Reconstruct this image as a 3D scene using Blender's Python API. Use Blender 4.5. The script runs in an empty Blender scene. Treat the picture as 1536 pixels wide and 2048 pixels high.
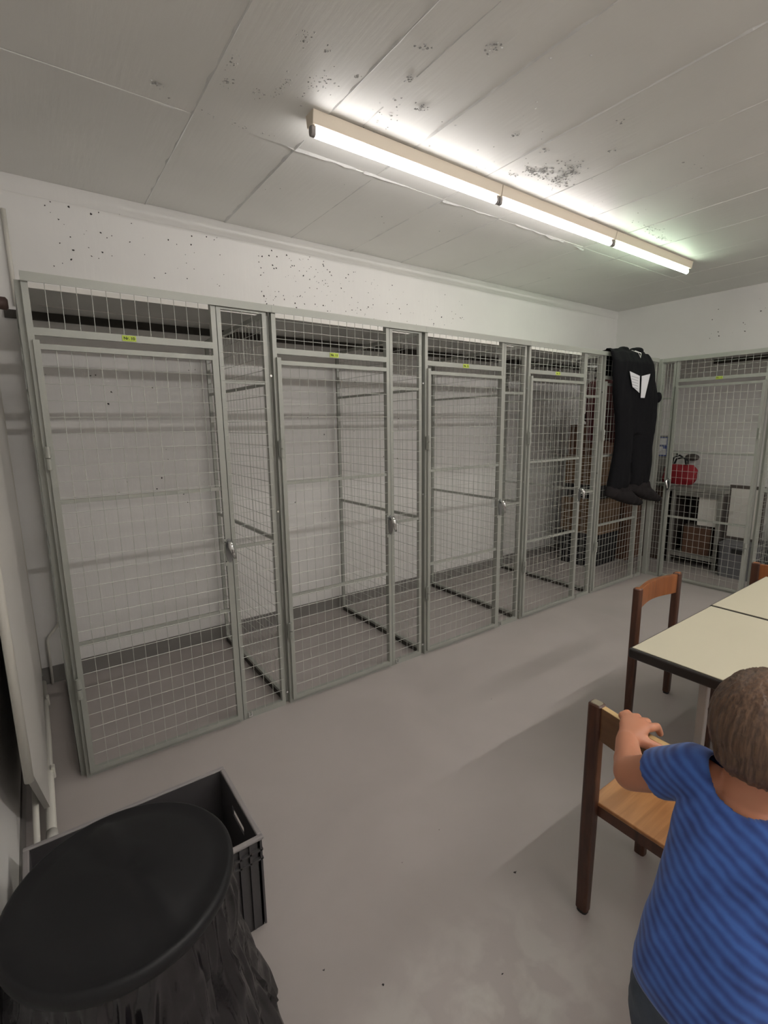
import bpy, bmesh, math, random
from mathutils import Vector, Matrix, noise
random.seed(7)
S = bpy.context.scene
COL = S.collection
PI = math.pi

# ------------------------------------------------------------------ camera
F_PX = 976.26
cam_d = bpy.data.cameras.new('camera')
cam = bpy.data.objects.new('camera', cam_d)
COL.objects.link(cam)
cam_d.sensor_fit = 'HORIZONTAL'
cam_d.sensor_width = 36.0
cam_d.lens = F_PX / 1536 * 36.0
cam_d.clip_start = 0.02
yaw, pitch, roll = math.radians(35.661), math.radians(10.1775), math.radians(-0.7255)
fw = Vector((math.sin(yaw) * math.cos(pitch), math.cos(yaw) * math.cos(pitch), -math.sin(pitch)))
rt = Vector((math.cos(yaw), -math.sin(yaw), 0))
up = rt.cross(fw)
r2 = rt * math.cos(roll) + up * math.sin(roll)
u2 = up * math.cos(roll) - rt * math.sin(roll)
M = Matrix((r2, u2, -fw)).transposed().to_4x4()
M.translation = Vector((1.0849, -2.3425, 1.5277))
cam.matrix_world = M
S.camera = cam

# ------------------------------------------------------------------ world, exposure
w = bpy.data.worlds.new('world')
S.world = w
w.use_nodes = True
w.node_tree.nodes['Background'].inputs[0].default_value = (0.6, 0.62, 0.6, 1)
w.node_tree.nodes['Background'].inputs[1].default_value = 0.02
S.view_settings.view_transform = 'Standard'
S.view_settings.look = 'None'
S.view_settings.exposure = 0.32
S.view_settings.gamma = 1.0
S.view_settings.use_curve_mapping = False
TUBE_NEAR = 18.0      # strength of the three tubes seen in the picture
TUBE_BACK = 78.0      # the second lamp row behind the camera

# ------------------------------------------------------------------ room numbers
XL, XR, YB, YF, ZC = 0.90, 7.10, 1.085, -4.9, 2.845
XW = 6.025            # front plane of the right-hand cages
ZT = 2.10             # top of the cages

# ------------------------------------------------------------------ materials
def nt(name):
    m = bpy.data.materials.new(name)
    m.use_nodes = True
    return m, m.node_tree, m.node_tree.nodes['Principled BSDF']

def mat(name, col, rough=0.5, metal=0.0, bump=0.0, bscale=60.0, var=0.0, vscale=4.0, spec=0.5, sheen=0.0, coat=0.0):
    m, t, p = nt(name)
    p.inputs['Base Color'].default_value = (*col, 1)
    p.inputs['Roughness'].default_value = rough
    p.inputs['Metallic'].default_value = metal
    p.inputs['Specular IOR Level'].default_value = spec
    p.inputs['Sheen Weight'].default_value = sheen
    p.inputs['Coat Weight'].default_value = coat
    tc = t.nodes.new('ShaderNodeTexCoord')
    if bump:
        n = t.nodes.new('ShaderNodeTexNoise')
        n.inputs['Scale'].default_value = bscale
        n.inputs['Detail'].default_value = 5
        t.links.new(tc.outputs['Object'], n.inputs['Vector'])
        b = t.nodes.new('ShaderNodeBump')
        b.inputs['Strength'].default_value = bump
        b.inputs['Distance'].default_value = 0.01
        t.links.new(n.outputs['Fac'], b.inputs['Height'])
        t.links.new(b.outputs['Normal'], p.inputs['Normal'])
    if var:
        n2 = t.nodes.new('ShaderNodeTexNoise')
        n2.inputs['Scale'].default_value = vscale
        n2.inputs['Detail'].default_value = 4
        t.links.new(tc.outputs['Object'], n2.inputs['Vector'])
        r = t.nodes.new('ShaderNodeValToRGB')
        r.color_ramp.elements[0].position = 0.3
        r.color_ramp.elements[1].position = 0.7
        r.color_ramp.elements[0].color = (*[c * (1 - var) for c in col], 1)
        r.color_ramp.elements[1].color = (*[min(1, c * (1 + var)) for c in col], 1)
        t.links.new(n2.outputs['Fac'], r.inputs['Fac'])
        t.links.new(r.outputs['Color'], p.inputs['Base Color'])
    return m

def wood(name, c1, c2, rough=0.35, axis='Z'):
    m, t, p = nt(name)
    tc = t.nodes.new('ShaderNodeTexCoord')
    mp = t.nodes.new('ShaderNodeMapping')
    sc = {'X': (1.2, 14, 14), 'Y': (14, 1.2, 14), 'Z': (14, 14, 1.2)}[axis]
    mp.inputs['Scale'].default_value = sc
    n = t.nodes.new('ShaderNodeTexNoise')
    n.inputs['Scale'].default_value = 2.2
    n.inputs['Detail'].default_value = 8
    n.inputs['Distortion'].default_value = 0.9
    r = t.nodes.new('ShaderNodeValToRGB')
    r.color_ramp.elements[0].position = 0.36
    r.color_ramp.elements[1].position = 0.64
    r.color_ramp.elements[0].color = (*c1, 1)
    r.color_ramp.elements[1].color = (*c2, 1)
    t.links.new(tc.outputs['Object'], mp.inputs['Vector'])
    t.links.new(mp.outputs['Vector'], n.inputs['Vector'])
    t.links.new(n.outputs['Fac'], r.inputs['Fac'])
    t.links.new(r.outputs['Color'], p.inputs['Base Color'])
    p.inputs['Roughness'].default_value = rough
    b = t.nodes.new('ShaderNodeBump')
    b.inputs['Strength'].default_value = 0.12
    b.inputs['Distance'].default_value = 0.004
    t.links.new(n.outputs['Fac'], b.inputs['Height'])
    t.links.new(b.outputs['Normal'], p.inputs['Normal'])
    return m

def emis(name, col, st):
    m = bpy.data.materials.new(name)
    m.use_nodes = True
    t = m.node_tree
    t.nodes.remove(t.nodes['Principled BSDF'])
    e = t.nodes.new('ShaderNodeEmission')
    e.inputs[0].default_value = (*col, 1)
    e.inputs[1].default_value = st
    t.links.new(e.outputs[0], t.nodes['Material Output'].inputs[0])
    return m

def floor_mat():
    m, t, p = nt('floor_epoxy')
    tc = t.nodes.new('ShaderNodeTexCoord')
    def nz(s, d=5, dist=0.0):
        n = t.nodes.new('ShaderNodeTexNoise')
        n.inputs['Scale'].default_value = s
        n.inputs['Detail'].default_value = d
        n.inputs['Distortion'].default_value = dist
        t.links.new(tc.outputs['Object'], n.inputs['Vector'])
        return n
    a = nz(1.6, 6, 0.6)
    r = t.nodes.new('ShaderNodeValToRGB')
    r.color_ramp.elements[0].position = 0.3
    r.color_ramp.elements[1].position = 0.72
    r.color_ramp.elements[0].color = (0.385, 0.350, 0.335, 1)
    r.color_ramp.elements[1].color = (0.44, 0.402, 0.386, 1)
    t.links.new(a.outputs['Fac'], r.inputs['Fac'])
    # mottled grey patch near the front, a stain with its own shape
    mp = t.nodes.new('ShaderNodeMapping')
    mp.inputs['Location'].default_value = (-1.75, 1.95, 0)
    t.links.new(tc.outputs['Object'], mp.inputs['Vector'])
    g = t.nodes.new('ShaderNodeTexGradient')
    g.gradient_type = 'SPHERICAL'
    mp.inputs['Scale'].default_value = (1.7, 2.6, 1)
    mp.inputs['Location'].default_value = (-1.85 * 1.7, 1.72 * 2.6, 0)
    t.links.new(mp.outputs['Vector'], g.inputs['Vector'])
    c = nz(9, 8, 0.3)
    r3 = t.nodes.new('ShaderNodeValToRGB')
    r3.color_ramp.elements[0].position = 0.46
    r3.color_ramp.elements[1].position = 0.6
    t.links.new(c.outputs['Fac'], r3.inputs['Fac'])
    mu = t.nodes.new('ShaderNodeMath'); mu.operation = 'MULTIPLY'
    t.links.new(g.outputs['Fac'], mu.inputs[0])
    t.links.new(r3.outputs['Color'], mu.inputs[1])
    mx = t.nodes.new('ShaderNodeMixRGB')
    mx.inputs[2].default_value = (0.52, 0.505, 0.475, 1)
    t.links.new(mu.outputs[0], mx.inputs[0])
    t.links.new(r.outputs['Color'], mx.inputs[1])
    t.links.new(mx.outputs[0], p.inputs['Base Color'])
    r2_ = t.nodes.new('ShaderNodeMapRange')
    r2_.inputs['To Min'].default_value = 0.34
    r2_.inputs['To Max'].default_value = 0.5
    b0 = nz(7, 5)
    t.links.new(b0.outputs['Fac'], r2_.inputs['Value'])
    t.links.new(r2_.outputs[0], p.inputs['Roughness'])
    p.inputs['Specular IOR Level'].default_value = 0.4
    bn = nz(90, 3)
    b = t.nodes.new('ShaderNodeBump')
    b.inputs['Strength'].default_value = 0.05
    b.inputs['Distance'].default_value = 0.003
    t.links.new(bn.outputs['Fac'], b.inputs['Height'])
    t.links.new(b.outputs['Normal'], p.inputs['Normal'])
    return m

def concrete(name, col, rough, spec, s1, str1):
    m, t, p = nt(name)
    tc = t.nodes.new('ShaderNodeTexCoord')
    n1 = t.nodes.new('ShaderNodeTexNoise'); n1.inputs['Scale'].default_value = 1.3; n1.inputs['Detail'].default_value = 6
    n2 = t.nodes.new('ShaderNodeTexNoise'); n2.inputs['Scale'].default_value = s1; n2.inputs['Detail'].default_value = 7
    mp = t.nodes.new('ShaderNodeMapping'); mp.inputs['Scale'].default_value = (9, 0.8, 1)
    n3 = t.nodes.new('ShaderNodeTexNoise'); n3.inputs['Scale'].default_value = 5; n3.inputs['Detail'].default_value = 5
    t.links.new(tc.outputs['Object'], n1.inputs['Vector'])
    t.links.new(tc.outputs['Object'], n2.inputs['Vector'])
    t.links.new(tc.outputs['Object'], mp.inputs['Vector'])
    t.links.new(mp.outputs['Vector'], n3.inputs['Vector'])
    r = t.nodes.new('ShaderNodeValToRGB')
    r.color_ramp.elements[0].position = 0.3; r.color_ramp.elements[1].position = 0.7
    r.color_ramp.elements[0].color = (*[c * 0.95 for c in col], 1)
    r.color_ramp.elements[1].color = (*[min(1, c * 1.04) for c in col], 1)
    t.links.new(n1.outputs['Fac'], r.inputs['Fac'])
    t.links.new(r.outputs['Color'], p.inputs['Base Color'])
    p.inputs['Roughness'].default_value = rough
    p.inputs['Specular IOR Level'].default_value = spec
    ad = t.nodes.new('ShaderNodeMath'); ad.operation = 'ADD'
    t.links.new(n2.outputs['Fac'], ad.inputs[0]); t.links.new(n3.outputs['Fac'], ad.inputs[1])
    b = t.nodes.new('ShaderNodeBump'); b.inputs['Strength'].default_value = str1; b.inputs['Distance'].default_value = 0.01
    t.links.new(ad.outputs[0], b.inputs['Height']); t.links.new(b.outputs['Normal'], p.inputs['Normal'])
    return m

M_WALL = concrete('wall_paint', (0.79, 0.775, 0.755), 0.75, 0.3, 14, 0.10)
M_CEIL = concrete('ceiling_paint', (0.79, 0.78, 0.75), 0.45, 0.45, 14, 0.10)
M_FLOOR = floor_mat()
M_SKIRT = mat('skirting_grey', (0.20, 0.19, 0.18), 0.5, var=0.08)
M_PIT = mat('pit_dark', (0.035, 0.03, 0.03), 0.9)
M_PITC = mat('ceiling_pit', (0.36, 0.355, 0.345), 0.8)
M_RIDGE = mat('ridge_paint', (0.66, 0.655, 0.64), 0.5, bump=0.5, bscale=40)
M_STEEL = mat('frame_paint', (0.35, 0.36, 0.325), 0.42, metal=0.15, bump=0.03, bscale=200)
M_WIRE = mat('mesh_wire', (0.50, 0.51, 0.47), 0.46, metal=0.35)
M_PLATE = mat('dark_steel', (0.30, 0.31, 0.31), 0.28, metal=0.9)
M_CHROME = mat('chrome', (0.82, 0.82, 0.82), 0.12, metal=1.0)
M_BLACKGAP = mat('black_rubber', (0.02, 0.02, 0.02), 0.6)
M_TAG = mat('tag_yellow', (0.52, 0.66, 0.08), 0.6)
M_INK = mat('ink', (0.02, 0.02, 0.02), 0.7)
M_LAMP = mat('lamp_body', (0.66, 0.58, 0.47), 0.45)
M_LHOLD = mat('lamp_holder', (0.24, 0.22, 0.21), 0.5)
M_DECK = mat('deck_board', (0.50, 0.50, 0.475), 0.7, var=0.05)
M_DARKW = mat('batten_and_rail_shade', (0.045, 0.04, 0.033), 0.7, bump=0.2)
M_WOODD = wood('chair_frame_wood', (0.045, 0.017, 0.010), (0.085, 0.032, 0.017), 0.4)
M_WOODO = wood('chair_orange_wood', (0.19, 0.062, 0.018), (0.29, 0.10, 0.03), 0.35)
M_SEAT = wood('seat_wood', (0.30, 0.13, 0.045), (0.44, 0.21, 0.08), 0.33, 'X')
M_BACKR = wood('backrest_wood', (0.12, 0.055, 0.022), (0.17, 0.08, 0.033), 0.38, 'Y')
M_EDGE = wood('pale_edge_wood', (0.50, 0.33, 0.14), (0.62, 0.42, 0.19), 0.4, 'Y')
M_CAP = mat('end_grain', (0.23, 0.20, 0.14), 0.5)
M_TOP = mat('table_laminate', (0.59, 0.55, 0.42), 0.42, var=0.02, vscale=2)
M_TEDGE = mat('table_edge_black', (0.018, 0.014, 0.012), 0.4)
M_TLEG = mat('table_leg_grey', (0.36, 0.34, 0.32), 0.4, metal=0.3)
M_CRATE = mat('crate_grey', (0.062, 0.058, 0.061), 0.45, bump=0.04, bscale=120)
M_CRATER = mat('crate_rim', (0.29, 0.27, 0.27), 0.4)
M_LID = mat('lid_black', (0.009, 0.009, 0.0105), 0.5, bump=0.06, bscale=9, spec=0.3)
M_BAG = mat('bag_black', (0.009, 0.008, 0.010), 0.22, bump=0.35, bscale=11, spec=0.6)
M_BOARD = mat('white_board', (0.62, 0.60, 0.57), 0.4)
M_WTUBE = mat('white_tube', (0.66, 0.64, 0.58), 0.35)
M_RUBBROWN = mat('brown_rubber', (0.10, 0.06, 0.05), 0.6)
M_CARD = mat('cardboard', (0.17, 0.105, 0.06), 0.8, var=0.1)
M_CARD2 = mat('cardboard_dark', (0.125, 0.062, 0.038), 0.8, var=0.12)
M_BLACKF = mat('black_fabric', (0.010, 0.010, 0.012), 0.75, bump=0.3, bscale=25)
M_BLACKN = mat('neoprene_black', (0.006, 0.006, 0.0075), 0.9, bump=0.15, bscale=30, spec=0.15)
M_SOCK = mat('sock_grey', (0.016, 0.0135, 0.0145), 0.9, spec=0.2)
M_PAPER = mat('label_white', (0.72, 0.72, 0.75), 0.7)
M_PTXT = mat('label_print', (0.38, 0.38, 0.42), 0.7)
M_RED = mat('red_fabric', (0.30, 0.012, 0.022), 0.6, bump=0.2, bscale=30)
M_DRED = mat('dark_red_fabric', (0.07, 0.012, 0.014), 0.8, bump=0.3, bscale=30)
M_CABG = mat('cabinet_grey', (0.24, 0.235, 0.215), 0.5)
M_CABD = mat('cabinet_dark', (0.085, 0.07, 0.062), 0.6)
M_WHITE = mat('white_panel', (0.68, 0.66, 0.62), 0.5)
M_TOTE = mat('tote_grey', (0.145, 0.145, 0.155), 0.5)
M_BLUE = mat('label_blue', (0.06, 0.09, 0.28), 0.5)
M_DWOOD = mat('dark_wood', (0.045, 0.025, 0.017), 0.5, var=0.1)
def skin_mat():
    m, t, p = nt('skin')
    p.inputs['Base Color'].default_value = (0.50, 0.215, 0.125, 1)
    p.inputs['Roughness'].default_value = 0.5
    p.inputs['Subsurface Weight'].default_value = 0.12
    p.inputs['Subsurface Radius'].default_value = (0.012, 0.004, 0.002)
    return m
M_SKIN = skin_mat()
def hair_mat():
    m, t, p = nt('hair_brown')
    tc = t.nodes.new('ShaderNodeTexCoord')
    mp = t.nodes.new('ShaderNodeMapping'); mp.inputs['Scale'].default_value = (60, 60, 6)
    n = t.nodes.new('ShaderNodeTexNoise'); n.inputs['Scale'].default_value = 3; n.inputs['Detail'].default_value = 6
    t.links.new(tc.outputs['Object'], mp.inputs['Vector']); t.links.new(mp.outputs['Vector'], n.inputs['Vector'])
    r = t.nodes.new('ShaderNodeValToRGB')
    r.color_ramp.elements[0].position = 0.35; r.color_ramp.elements[1].position = 0.7
    r.color_ramp.elements[0].color = (0.065, 0.036, 0.024, 1)
    r.color_ramp.elements[1].color = (0.165, 0.095, 0.056, 1)
    t.links.new(n.outputs['Fac'], r.inputs['Fac']); t.links.new(r.outputs['Color'], p.inputs['Base Color'])
    b = t.nodes.new('ShaderNodeBump'); b.inputs['Strength'].default_value = 0.5; b.inputs['Distance'].default_value = 0.004
    t.links.new(n.outputs['Fac'], b.inputs['Height']); t.links.new(b.outputs['Normal'], p.inputs['Normal'])
    p.inputs['Roughness'].default_value = 0.45
    return m
M_HAIR = hair_mat()
def shirt_mat():
    m, t, p = nt('shirt_blue_striped')
    tc = t.nodes.new('ShaderNodeTexCoord')
    mp = t.nodes.new('ShaderNodeMapping')
    mp.inputs['Rotation'].default_value = (-0.36, 0.0, 0.0)
    wv = t.nodes.new('ShaderNodeTexWave')
    wv.bands_direction = 'Z'
    wv.inputs['Scale'].default_value = 17
    wv.inputs['Distortion'].default_value = 1.6
    wv.inputs['Detail'].default_value = 2
    wv.inputs['Detail Scale'].default_value = 1.4
    t.links.new(tc.outputs['Object'], mp.inputs['Vector']); t.links.new(mp.outputs['Vector'], wv.inputs['Vector'])
    n = t.nodes.new('ShaderNodeTexNoise'); n.inputs['Scale'].default_value = 26; n.inputs['Detail'].default_value = 4
    t.links.new(tc.outputs['Object'], n.inputs['Vector'])
    mul = t.nodes.new('ShaderNodeMath'); mul.operation = 'MULTIPLY_ADD'
    mul.inputs[1].default_value = 0.45; mul.inputs[2].default_value = 0.0
    t.links.new(wv.outputs['Fac'], mul.inputs[0])
    ad = t.nodes.new('ShaderNodeMath'); ad.operation = 'MULTIPLY_ADD'
    ad.inputs[1].default_value = 0.75
    t.links.new(n.outputs['Fac'], ad.inputs[0]); t.links.new(mul.outputs[0], ad.inputs[2])
    r = t.nodes.new('ShaderNodeValToRGB')
    r.color_ramp.elements[0].position = 0.28; r.color_ramp.elements[1].position = 0.88
    r.color_ramp.elements[0].color = (0.020, 0.045, 0.19, 1)
    r.color_ramp.elements[1].color = (0.050, 0.135, 0.46, 1)
    t.links.new(ad.outputs[0], r.inputs['Fac']); t.links.new(r.outputs['Color'], p.inputs['Base Color'])
    p.inputs['Roughness'].default_value = 0.85
    p.inputs['Sheen Weight'].default_value = 0.2
    return m
M_SHIRT = shirt_mat()
M_PANTS = mat('trousers_dark', (0.055, 0.07, 0.095), 0.85, bump=0.3, bscale=40, var=0.2, vscale=20)

# ------------------------------------------------------------------ mesh helpers
class MB:
    def __init__(s): s.v = []; s.f = []
    def add(s, vs, fs):
        o = len(s.v); s.v += [tuple(v) for v in vs]; s.f += [tuple(i + o for i in f) for f in fs]
        return s
    def box(s, x0, x1, y0, y1, z0, z1):
        vs = [(x, y, z) for z in (z0, z1) for y in (y0, y1) for x in (x0, x1)]
        return s.add(vs, [(0, 2, 3, 1), (4, 5, 7, 6), (0, 1, 5, 4), (2, 6, 7, 3), (0, 4, 6, 2), (1, 3, 7, 5)])
    def tube(s, p0, p1, r, n=8, r1=None, caps=True):
        p0 = Vector(p0); p1 = Vector(p1); r1 = r if r1 is None else r1
        d = (p1 - p0).normalized()
        a = d.orthogonal().normalized(); b = d.cross(a)
        vs = []
        for P, R in ((p0, r), (p1, r1)):
            for i in range(n):
                t = 2 * PI * i / n
                vs.append(P + a * (R * math.cos(t)) + b * (R * math.sin(t)))
        fs = [(i, (i + 1) % n, n + (i + 1) % n, n + i) for i in range(n)]
        if caps: fs += [tuple(range(n - 1, -1, -1)), tuple(range(n, 2 * n))]
        return s.add(vs, fs)
    def path(s, pts, r, n=8):
        """bent pipe"""
        P = [Vector(p) for p in pts]; vs = []
        d0 = (P[1] - P[0]).normalized(); a = d0.orthogonal().normalized()
        for k, p in enumerate(P):
            d = (P[min(k + 1, len(P) - 1)] - P[max(k - 1, 0)]).normalized()
            a = (a - d * a.dot(d)).normalized(); b = d.cross(a)
            R = r[k] if isinstance(r, (list, tuple)) else r
            vs += [p + a * (R * math.cos(2 * PI * i / n)) + b * (R * math.sin(2 * PI * i / n)) for i in range(n)]
        fs = []
        for k in range(len(P) - 1):
            fs += [(k * n + i, k * n + (i + 1) % n, (k + 1) * n + (i + 1) % n, (k + 1) * n + i) for i in range(n)]
        fs += [tuple(range(n - 1, -1, -1)), tuple((len(P) - 1) * n + i for i in range(n))]
        return s.add(vs, fs)
    def loft(s, rings, n=20, e=2.0):
        """rings: (centre, u-vector, v-vector); superellipse exponent e; closed ends"""
        vs = []
        for c, u, v in rings:
            c = Vector(c); u = Vector(u); v = Vector(v)
            for i in range(n):
                t = 2 * PI * i / n
                ct, st = math.cos(t), math.sin(t)
                x = math.copysign(abs(ct) ** (2 / e), ct); y = math.copysign(abs(st) ** (2 / e), st)
                vs.append(c + u * x + v * y)
        fs = []
        for k in range(len(rings) - 1):
            fs += [(k * n + i, k * n + (i + 1) % n, (k + 1) * n + (i + 1) % n, (k + 1) * n + i) for i in range(n)]
        fs += [tuple(range(n - 1, -1, -1)), tuple((len(rings) - 1) * n + i for i in range(n))]
        return s.add(vs, fs)
    def ell(s, c, r, n=20, m=12, mt=None):
        c = Vector(c); vs = []; 
        for j in range(m + 1):
            ph = PI * j / m
            for i in range(n):
                t = 2 * PI * i / n
                p = Vector((r[0] * math.sin(ph) * math.cos(t), r[1] * math.sin(ph) * math.sin(t), r[2] * math.cos(ph)))
                if mt: p = mt @ p
                vs.append(c + p)
        fs = []
        for j in range(m):
            fs += [(j * n + i, (j + 1) * n + i, (j + 1) * n + (i + 1) % n, j * n + (i + 1) % n) for i in range(n)]
        return s.add(vs, fs)
    def caps(s, pts, rad, n=14):
        """chain of round-ended tapered limbs"""
        for k in range(len(pts) - 1):
            a = Vector(pts[k]); b = Vector(pts[k + 1]); d = b - a
            L = d.length; d.normalize(); u = d.orthogonal().normalized(); v = d.cross(u)
            ra, rb = rad[k], rad[k + 1]; R = []
            for q in (-0.985, -0.8, -0.45, 0): R.append((a + d * (q * ra), u * (ra * math.sqrt(1 - q * q)), v * (ra * math.sqrt(1 - q * q))))
            for q in (0, 0.45, 0.8, 0.985): R.append((b + d * (q * rb), u * (rb * math.sqrt(1 - q * q)), v * (rb * math.sqrt(1 - q * q))))
            s.loft(R, n)
        return s
    def build(s, name, m, parent=None, base=(0, 0, 0), smooth=False, bevel=0.0, seg=2, kind=None):
        b = Vector(base)
        me = bpy.data.meshes.new(name)
        me.from_pydata([Vector(v) - b for v in s.v], [], s.f)
        me.update()
        if m: me.materials.append(m)
        if smooth: me.shade_smooth()
        o = bpy.data.objects.new(name, me)
        COL.objects.link(o)
        if parent is not None: o.parent = parent
        else: o.location = b
        if bevel:
            md = o.modifiers.new('bevel', 'BEVEL'); md.width = bevel; md.segments = seg; md.limit_method = 'ANGLE'
        if kind: o['kind'] = kind
        return o

def remesh(mb, name, m, parent=None, base=(0, 0, 0), voxel=0.006, smooth=6, disp=None, kind=None):
    """fuse overlapping solids into one continuous smooth surface"""
    o = mb.build('tmp', None, None)
    md = o.modifiers.new('r', 'REMESH'); md.mode = 'VOXEL'; md.voxel_size = voxel
    if smooth:
        sm = o.modifiers.new('s', 'SMOOTH'); sm.factor = 0.5; sm.iterations = smooth
    dg = bpy.context.evaluated_depsgraph_get(); dg.update()
    me = bpy.data.meshes.new_from_object(o.evaluated_get(dg))
    b = Vector(base)
    old = o.data
    bpy.data.objects.remove(o); bpy.data.meshes.remove(old)
    if disp:
        nrm = [v.normal.copy() for v in me.vertices]
        for v, n_ in zip(me.vertices, nrm): v.co = v.co + n_ * disp(v.co)
    for v in me.vertices: v.co = v.co - b
    me.name = name
    me.materials.clear()
    me.materials.append(m); me.shade_smooth()
    ob = bpy.data.objects.new(name, me); COL.objects.link(ob)
    if parent is not None: ob.parent = parent
    else: ob.location = b
    if kind: ob['kind'] = kind
    return ob

def tag(o, label=None, cat=None, group=None, kind=None):
    if label: o['label'] = label
    if cat: o['category'] = cat
    if group: o['group'] = group
    if kind: o['kind'] = kind
    return o

def thing(name, loc, label, cat, rz=0.0, group=None):
    o = bpy.data.objects.new(name, None)
    COL.objects.link(o)
    o.empty_display_size = 0.1
    o.location = loc; o.rotation_euler = (0, 0, rz)
    return tag(o, label, cat, group)

def struct(o, label=None, cat=None):
    o['kind'] = 'structure'
    if label: o['label'] = label
    if cat: o['category'] = cat
    return o

def text_mesh(name, txt, size, m, parent, loc, rot=(PI / 2, 0, 0), depth=0.0006, bold=0.0):
    cu = bpy.data.curves.new(name, 'FONT')
    cu.body = txt; cu.size = size; cu.extrude = depth; cu.align_x = 'CENTER'; cu.align_y = 'CENTER'; cu.offset = bold
    o = bpy.data.objects.new('tmp', cu); COL.objects.link(o)
    dg = bpy.context.evaluated_depsgraph_get(); dg.update()
    me = bpy.data.meshes.new_from_object(o.evaluated_get(dg))
    bpy.data.objects.remove(o); bpy.data.curves.remove(cu)
    me.name = name; me.materials.clear(); me.materials.append(m)
    ob = bpy.data.objects.new(name, me); COL.objects.link(ob)
    ob.parent = parent; ob.location = loc; ob.rotation_euler = rot
    return ob

# ------------------------------------------------------------------ the room shell
fl = MB().box(XL - 0.15, XR + 0.15, YF - 0.1, YB + 0.15, -0.12, 0).build('floor', M_FLOOR)
struct(fl, 'smooth grey painted concrete floor', 'floor')
wb = MB().box(XL - 0.15, XR + 0.15, YB, YB + 0.15, 0, ZC + 0.1).build('wall_back', M_WALL)
struct(wb, 'white painted concrete wall behind the row of cages', 'wall')
wr = MB().box(XR, XR + 0.15, YF, YB, 0, ZC + 0.1).build('wall_right', M_WALL)
struct(wr, 'white painted wall behind the right-hand cages', 'wall')
wl = MB().box(XL - 0.15, XL, YF, YB, 0, ZC + 0.1).build('wall_left', M_WALL)
struct(wl, 'white wall at the left edge', 'wall')
wf = MB().box(XL - 0.15, XR + 0.15, YF - 0.15, YF, 0, ZC + 0.1).build('wall_front', M_WALL)
struct(wf, 'white wall behind the viewer', 'wall')
# soft ledge where wall and ceiling meet
tr = MB().loft([((x, YB, ZC - 0.045), (0, -0.005, 0), (0, 0, 0.045)) for x in (XL, XR)], 96).build('trim_1', M_WALL)
struct(tr, 'rounded ledge along the top of the back wall', 'trim')
# skirting band
sk = MB().box(XL, XR, YB - 0.006, YB, 0, 0.106).build('baseboard_back', M_SKIRT)
struct(sk, 'grey painted skirting band on the back wall', 'baseboard')
sk = MB().box(XR - 0.006, XR, YF, YB - 0.006, 0, 0.106).build('baseboard_right', M_SKIRT)
struct(sk, 'grey painted skirting band on the right wall', 'baseboard')
sk = MB().box(XL, XL + 0.006, YF, YB - 0.006, 0, 0.106).build('baseboard_left', M_SKIRT)
struct(sk, 'grey painted skirting band on the left wall', 'baseboard')

def disc(mb, c, u, v, r, n=7, h=0.0015, nrm=None):
    c = Vector(c); u = Vector(u); v = Vector(v); nn = u.cross(v)
    k = [random.uniform(0.4, 1.35) for _ in range(n)]
    vs = [c + nn * h] + [c + (u * math.cos(2 * PI * i / n) + v * math.sin(2 * PI * i / n)) * r * k[i] for i in range(n)]
    mb.add(vs, [(0, 1 + i, 1 + (i + 1) % n) for i in range(n)])

# casting pits in the back wall (dark voids), clusters as in the photograph
pits = MB()
def pit_cluster(n, x0, x1, z0, z1, r0=0.0018, r1=0.0055):
    for _ in range(n):
        x = random.uniform(x0, x1); z = random.uniform(z0, z1)
        disc(pits, (x, YB - 0.0012, z), (1, 0, 0), (0, 0, 1), random.uniform(r0, r1) * random.choice((1, 1, 0.7, 1.3)))
pit_cluster(10, 1.45, 1.60, 2.45, 2.78)
pit_cluster(30, 1.6, 2.3, 2.42, 2.8)
pit_cluster(95, 2.5, 3.05, 2.30, 2.74)
pit_cluster(50, 3.0, 3.5, 2.35, 2.70)
pit_cluster(45, 3.5, 4.5, 2.30, 2.66)
pit_cluster(16, 1.3, 1.5, 2.4, 2.8)
pit_cluster(22, 1.2, 2.1, 1.0, 1.95, 0.002, 0.006)
pit_cluster(22, 2.6, 4.2, 0.7, 1.9, 0.002, 0.006)
pits.build('casting_pit', M_PIT, wb, (0, 0, 0), kind='stuff')
pits = MB()
for _ in range(14):
    y = random.uniform(-0.75, 0.1); z = random.uniform(2.35, 2.75)
    disc(pits, (XR - 0.0012, y, z), (0, 1, 0), (0, 0, 1), random.uniform(0.002, 0.007))
disc(pits, (XR - 0.0012, -0.62, 1.83), (0, 1, 0), (0, 0, 1), 0.013)
pits.build('casting_pit', M_PIT, wr, kind='stuff')

# ceiling: one slab, formwork panels of slightly different level as parts, with ridges of cement along their joints
ce = MB().box(XL - 0.15, XR + 0.15, YF - 0.1, YB + 0.15, ZC + 0.004, ZC + 0.14).build('ceiling', M_CEIL)
struct(ce, 'white painted concrete ceiling with formwork board marks', 'ceiling')
JX = [XL, 1.81, 2.29, 2.765, 3.26, 3.75, 4.235, 4.71, 5.165, 5.66, 6.15, 6.63, XR]
JY = [YF, -2.6, 0.035, YB]
ZLV = {}
for j in range(3):
    for i in range(len(JX) - 1):
        dz = random.uniform(-0.0022, 0.0022)
        if j == 1 and i in (1, 2): dz = (-0.003, 0.002)[i - 1]
        MB().box(JX[i] + 0.0006, JX[i + 1] - 0.0006, JY[j] + 0.0006, JY[j + 1] - 0.0006, ZC + dz, ZC + 0.006).build('ceiling_panel', M_CEIL, ce, bevel=0.0015, seg=1)
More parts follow.
